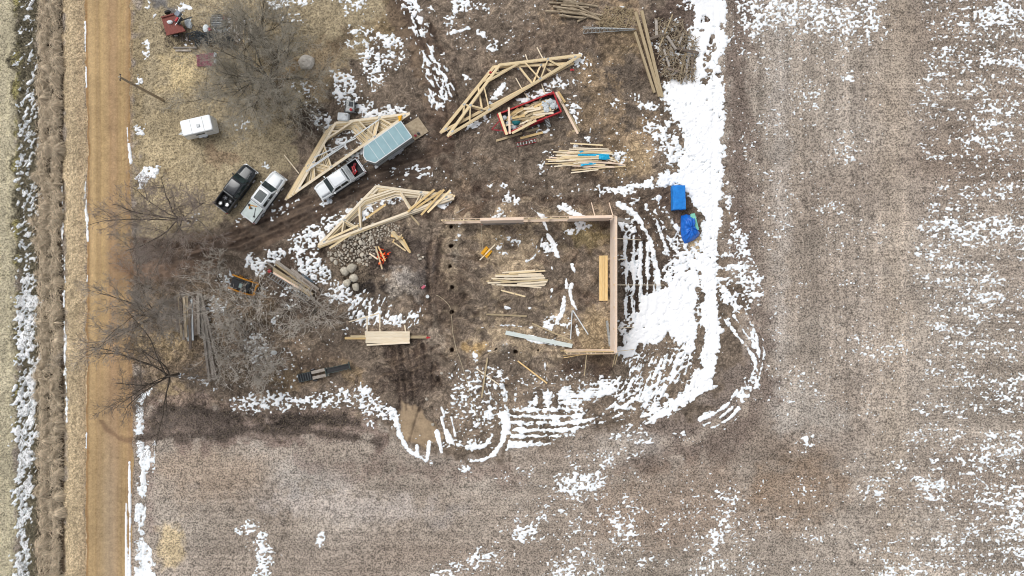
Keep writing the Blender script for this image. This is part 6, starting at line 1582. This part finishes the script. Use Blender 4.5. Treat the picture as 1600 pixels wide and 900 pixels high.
# ---------------------------------------------------------------- bare trees and shrubs
def grow(px, py, height, spread, label, name='bare_tree', seed=1, stems=1, limbs=9, twig_r=.010, m_trunk=None, m_twig=None, lean=(0, 0), r0=None, density=1.0, trunk_frac=.28, cat='tree', group=None, vase=False, maxlevel=3, rise_=(.85, 1.3)):
    rr = random.Random(seed)
    base = W(px, py)
    root = empty(name, base, 0, label, cat, group)
    T = MB(); C = MB()
    r0 = r0 or height*.016
    def path(p, d, L, r, n, wob, up):
        pts = [p]; rs = [r]; dd = d.normalized()
        for i in range(n):
            dd = (dd+Vector((rr.gauss(0, wob), rr.gauss(0, wob), rr.gauss(0, wob)+up))).normalized()
            pts.append(pts[-1]+dd*L/n); rs.append(r*(1-.72*(i+1)/n))
        return pts, rs
    def at(pts, rs, t):
        f = t*(len(pts)-1); i = min(int(f), len(pts)-2); k = f-i
        return pts[i].lerp(pts[i+1], k), (pts[i+1]-pts[i]).normalized(), rs[i]*(1-k)+rs[i+1]*k
    def side(d, ang):
        o = d.orthogonal().normalized(); o.rotate(Matrix.Rotation(rr.uniform(0, 2*math.pi), 3, d))
        return (d*math.cos(ang)+o*math.sin(ang)).normalized()
    def sub(pts, rs, L, level):
        n = {1: 11, 2: 10, 3: 7}[level]
        n = max(2, int(n*density*rr.uniform(.8, 1.2)))
        for k in range(n):
            t = rr.uniform(.18, 1.0)
            p, d, r = at(pts, rs, t)
            l2 = L*rr.uniform(.35, .6)*(1.15-.5*t)
            r2 = max(twig_r, r*.55)
            if level >= 3: r2 = twig_r
            q, qs = path(p, side(d, rr.uniform(.5, 1.0)), l2, r2, 4 if level < 3 else 3, .16, .05)
            if level >= 3: qs = [twig_r]*3+[twig_r*.6]
            C.tube(q, qs, 4 if level < 2 else 3, False)
            if level < maxlevel: sub(q, qs, l2, level+1)
    if vase:
        tr, trs = path(Vector((0, 0, -.1)), Vector((lean[0], lean[1], 1)), height*.22, r0, 4, .05, .03)
        trs = [r0*(1-.18*i/4) for i in range(5)]
        T.tube(tr, trs, 10, True)
        for k in range(limbs):
            a2 = 2*math.pi*k/limbs+rr.uniform(-.35, .35); el = rr.uniform(*rise_)
            dd = Vector((math.cos(a2)*math.cos(el), math.sin(a2)*math.cos(el), math.sin(el)))
            Ll = height*.80*rr.uniform(.7, 1.05)
            t0 = tr[-1-(k % 2)]
            q, qs = path(t0, dd, Ll, r0*rr.uniform(.38, .6), 9, .10, .0)
            T.tube(q, qs, 6, False)
            for j in range(int(6*density)+2):
                p, d2, r = at(q, qs, rr.uniform(.18, .9))
                l2 = spread*rr.uniform(.35, .7)
                b_, bs = path(p, side(d2, rr.uniform(.5, .95)), l2, max(r*.6, .03), 5, .13, .03)
                T.tube(b_, bs, 5, False)
                sub(b_, bs, l2, 2)
            sub(q[3:], qs[3:], spread*.6, 2)
        stems = 0
    for s in range(stems):
        a = 2*math.pi*s/stems+rr.uniform(-.4, .4)
        tilt = (0.0 if stems == 1 else rr.uniform(.25, .75))
        d = Vector((math.cos(a)*tilt+lean[0], math.sin(a)*tilt+lean[1], 1))
        hs = height*(rr.uniform(.75, 1.05) if stems > 1 else 1)
        tr, trs = path(Vector((0, 0, -.1)), d, hs*(.80 if stems == 1 else .9), r0*(1 if stems == 1 else .7), 8, .06, .03)
        T.tube(tr, trs, 8, True)
        n = limbs if stems == 1 else max(3, limbs//stems)
        for k in range(n):
            t = rr.uniform(trunk_frac, .95)
            p, d2, r = at(tr, trs, t)
            a2 = 2*math.pi*k/n*1.9+rr.uniform(-.5, .5)
            el = rr.uniform(.35, .95)
            dd = Vector((math.cos(a2)*math.cos(el), math.sin(a2)*math.cos(el), math.sin(el)))
            Ll = spread*rr.uniform(.75, 1.15)*(1.25-.55*t)
            q, qs = path(p, dd, Ll, max(r*.62, .03), 6, .12, .03)
            T.tube(q, qs, 6, False)
            sub(q, qs, Ll, 1)
        sub(tr[4:], trs[4:], spread*.8, 1)
    T.build('trunk', m_trunk or M_bark, root, smooth=True)
    C.build('crown', m_twig or M_twig, root)
    return root
M_twig_dark = mat('dark_twigs', '#5c524a', '#483f38', .95, scale=1)
M_twig_rose = mat('reddish_twigs', '#a5978d', '#857970', .95, scale=1)
M_twig_olive = mat('olive_twigs', '#b3ac9d', '#8f887b', .95, scale=1)
M_bark_mid = mat('mid_bark', '#7d7368', '#5f574d', .95)
M_twig_grey = mat('grey_twigs', '#a89f95', '#857d73', .95, scale=1)
M_twig_dark2 = mat('brown_grey_twigs', '#857a70', '#665c54', .95, scale=1)
M_dark_bark = mat('dark_bark', '#695f54', '#4f473f', .95)
grow(296, 346, 13.5, 5.2, 'bare tree at the bend of the drive, its crown over the road', seed=2, limbs=9, m_twig=M_twig_rose, lean=(-.05, .02), twig_r=.011, r0=.15, m_trunk=M_bark_mid, vase=True, density=1.1)
grow(273, 490, 13.5, 5.2, 'bare tree left of the grey board stack, crown over the road', seed=5, limbs=9, m_trunk=M_bark_mid, m_twig=M_twig_grey, lean=(-.06, 0), twig_r=.012, r0=.17, vase=True, density=1.1, rise_=(1.0, 1.38))
grow(279, 584, 13.0, 5.2, 'dark forked bare tree at the lower left, below the grey board stack', seed=9, limbs=8, m_trunk=M_dark_bark, m_twig=M_twig_dark2, lean=(-.03, -.06), density=.95, twig_r=.011, r0=.19, vase=True, rise_=(.65, 1.25))
grow(428, 132, 9.5, 6.5, 'largest bare tree, spreading over the junk at the top of the lawn', seed=14, limbs=14, m_trunk=mat('olive_bark', '#7d7568', '#5e574c', .95), m_twig=M_twig_olive, r0=.22, density=1.0, twig_r=.0125, vase=True, rise_=(.25, 1.15))
grow(415, 60, 6.5, 4.6, 'grey-twigged small tree above the row of junk boards', seed=44, limbs=9, m_trunk=M_bark, m_twig=M_twig_olive, r0=.12, density=.95, twig_r=.013, vase=True, rise_=(.3, 1.2))
grow(395, 165, 7.5, 5.4, 'low spreading thicket below the largest bare tree', 'bare_shrub', 15, stems=5, limbs=15, m_trunk=M_bark, m_twig=M_twig_olive, r0=.08, density=.7, cat='shrub', twig_r=.012)
PALE = dict(m_trunk=M_bark_pale, m_twig=M_twig_pale, maxlevel=2)
grow(398, 470, 8.0, 6.0, 'pale branching tree reaching over the skid loader', seed=21, stems=3, limbs=12, lean=(-.15, .05), r0=.11, density=.62, twig_r=.027, **PALE)
grow(385, 548, 5.0, 4.6, 'pale shrub between the grey board stack and the white sack', 'bare_shrub', 24, stems=6, limbs=18, r0=.08, density=.62, twig_r=.026, cat='shrub', **PALE)
grow(378, 500, 5.5, 3.2, 'pale shrub right beside the grey board stack', 'bare_shrub', 26, stems=4, limbs=14, r0=.08, density=.62, twig_r=.026, cat='shrub', **PALE)
grow(492, 486, 5.5, 4.6, 'pale arching shrub below the plank and ladder stack', 'bare_shrub', 29, stems=6, limbs=18, r0=.08, density=.62, twig_r=.026, cat='shrub', **PALE)
grow(425, 572, 3.5, 3.6, 'low pale shrub left of the dark conveyor', 'bare_shrub', 31, stems=6, limbs=18, r0=.06, density=.62, twig_r=.026, cat='shrub', **PALE)
grow(238, 452, 4.0, 2.6, 'bushy grey shrub between the drive and the tree left of the boards', 'bare_shrub', 33, stems=5, limbs=16, m_trunk=M_bark, m_twig=M_twig_grey, r0=.05, density=.55, cat='shrub', twig_r=.015)
grow(482, 185, 3.0, 2.2, 'dark shrub left of the fanned truss stack', 'bare_shrub', 35, stems=5, limbs=12, m_trunk=M_bark, m_twig=M_twig_dark, r0=.04, density=.6, cat='shrub', twig_r=.013)
grow(1082, -4, 5.5, 3.4, 'thin bare sapling over the snow at the top edge', seed=38, limbs=8, stems=1, m_trunk=M_bark, m_twig=M_twig_dark, density=.3, r0=.07, twig_r=.012)
grow(345, 415, 3.5, 2.4, 'thin pale shrub by the lower edge of the drive', 'bare_shrub', 41, stems=4, limbs=12, r0=.06, density=.62, twig_r=.026, cat='shrub', **PALE)

# ---------------------------------------------------------------- dry grass as blades
def blades(name, spots, m, label, kind='stuff', drop=0.0):
    """spots: arrays x, y, z (world), heading, length, width, bend"""
    x, y, z, hd, ln, wd, rise = spots
    n = len(x); k = 4
    t = np.linspace(0, 1, k)[None, :]
    dx, dy = np.cos(hd)[:, None], np.sin(hd)[:, None]
    reach = ln[:, None]*(0.25*t+0.65*t**2); up = ln[:, None]*rise[:, None]*(1.6*t-1.25*t**2)
    cx = x[:, None]+dx*reach; cy = y[:, None]+dy*reach; cz = z[:, None]+up-drop*t**2
    w = wd[:, None]*(1-0.75*t)/2
    A = np.stack([cx-dy*w, cy+dx*w, cz], -1); B = np.stack([cx+dy*w, cy-dx*w, cz+wd[:, None]*.25], -1)
    co = np.stack([A, B], 2).reshape(-1, 3).astype(np.float32)          # n*k*2
    base = (np.arange(n)*k*2)[:, None]; s = np.arange(k-1)[None, :]*2
    q = np.stack([base+s, base+s+1, base+s+3, base+s+2], -1).reshape(-1, 4)
    me = bpy.data.meshes.new(name)
    me.vertices.add(len(co)); me.vertices.foreach_set('co', co.reshape(-1))
    me.loops.add(q.size); me.loops.foreach_set('vertex_index', q.reshape(-1).astype(np.int32))
    me.polygons.add(len(q)); me.polygons.foreach_set('loop_start', np.arange(0, q.size, 4, dtype=np.int32))
    tn = np.repeat(np.random.default_rng(n).uniform(.45, 1.25, n).astype(np.float32), k*2)
    at = me.attributes.new('tone', 'FLOAT', 'POINT'); at.data.foreach_set('value', tn)
    me.materials.append(m); me.update()
    o = bpy.data.objects.new(name, me); COL.objects.link(o)
    tag(o, label, 'grass', None, kind); return o
def blade_mat(name, c):
    m, N, L, b = nmat(name)
    at = attr(N, 'tone'); vs = N.new('ShaderNodeVectorMath'); vs.operation = 'SCALE'; vs.inputs[0].default_value = lin(c)
    L.new(at.outputs['Fac'], vs.inputs['Scale']); L.new(vs.outputs[0], b.inputs['Base Color']); b.inputs['Roughness'].default_value = .85; b.inputs['Specular IOR Level'].default_value = .2
    return m
R2 = np.random.default_rng(5)
def ground_z(px, py):
    i = np.clip(np.searchsorted(GX, px)-1, 0, NX-1); j = np.clip(np.searchsorted(GY, py)-1, 0, NY-1)
    return gz[j, i]
def strew(px, py, hd, ln, wd, rise): return ((px-800)*S, (450-py)*S, ground_z(px, py), hd, ln, wd, rise)
M_reed = blade_mat('dry_reed', '#ddcaae')
M_straw = blade_mat('dry_grass', '#b7a688')
M_weed = blade_mat('ditch_weeds', '#716a57')
# reeds: lodged clumps in two rows along the ditch
xs, ys, hs, ls, wsd, rs_ = [], [], [], [], [], []
y = -140.0
cl = []
while y < 1045:
    for row in (0, 1):
        cx = (64 if row == 0 else 83)+R2.normal(0, 3.6); cl.append((cx, y+R2.normal(0, 6)+row*5, R2.choice([.5, .7, .9, 1.1, 1.35])))
    y += 8.5
zs_ = []
for cx, cy, sc_ in cl:
    n = int(150*(.5+sc_))
    main = R2.uniform(0, 2*np.pi)
    h = np.where(R2.random(n) < .78, main+R2.normal(0, .42, n), R2.uniform(0, 2*np.pi, n))
    r_ = np.abs(R2.normal(0, 2.2, n)); a = R2.uniform(0, 2*np.pi, n)
    xs.append(cx+r_*np.cos(a)); ys.append(cy+r_*np.sin(a)); hs.append(h); ls.append(sc_*R2.uniform(.5, 1.05, n)); wsd.append(R2.uniform(.03, .085, n)); rs_.append(R2.uniform(.2, .9, n))
    zs_.append(sc_*(.75-.13*r_))
sp = list(strew(*map(np.concatenate, (xs, ys, hs, ls, wsd, rs_)))); sp[2] = sp[2]+np.concatenate(zs_)*.75
# each clump also has stalks standing under the lodged heads
blades('dry_reeds', sp, M_reed, 'two rows of lodged dry reeds along the ditch', drop=.5)
n = 16000
px = np.concatenate([R2.normal(64, 4, n//2), R2.normal(83, 4, n-n//2)]); py = R2.uniform(-140, 1045, n)
sp = list(strew(px, py, np.where(R2.random(n) < .5, np.pi/2, -np.pi/2)+R2.normal(0, .7, n), R2.uniform(.4, 1.1, n), R2.uniform(.03, .07, n), R2.uniform(.1, .6, n))); sp[2] = sp[2]+R2.uniform(.1, .75, n)
blades('fallen_reeds', sp, M_reed, 'fallen reed stalks tangled through the ditch reeds', drop=.4)
n = 26000
px = R2.uniform(97, 133, n); py = R2.uniform(-145, 1045, n)
blades('verge_grass', strew(px, py, R2.normal(-.4, 1.0, n), R2.uniform(.12, .34, n), R2.uniform(.015, .035, n), R2.uniform(.2, .6, n)), M_straw, 'short dry grass on the verge between reeds and road')
n = 7000
px = R2.uniform(23, 57, n); py = R2.uniform(-145, 1045, n)
blades('ditch_weeds', strew(px, py, R2.normal(-.9, .7, n), R2.uniform(.25, .6, n), R2.uniform(.02, .045, n), R2.uniform(.4, .9, n)), M_weed, 'dark flattened weeds on the ditch bank')
# tufts on the lawn and in the wooded corner, only where the ground carries straw
n = 120000
px = R2.uniform(206, 620, n); py = R2.uniform(-145, 690, n)
i = np.clip(np.searchsorted(GX, px)-1, 0, NX-1); j = np.clip(np.searchsorted(GY, py)-1, 0, NY-1)
ok = R2.random(n) < straw[j, i]*0.8
px, py = px[ok], py[ok]; n = len(px)
blades('lawn_grass', strew(px, py, R2.uniform(0, 6.28, n), R2.uniform(.10, .28, n), R2.uniform(.012, .03, n), R2.uniform(.2, .6, n)), M_straw, 'short dry lawn grass round the parked trucks and trees')
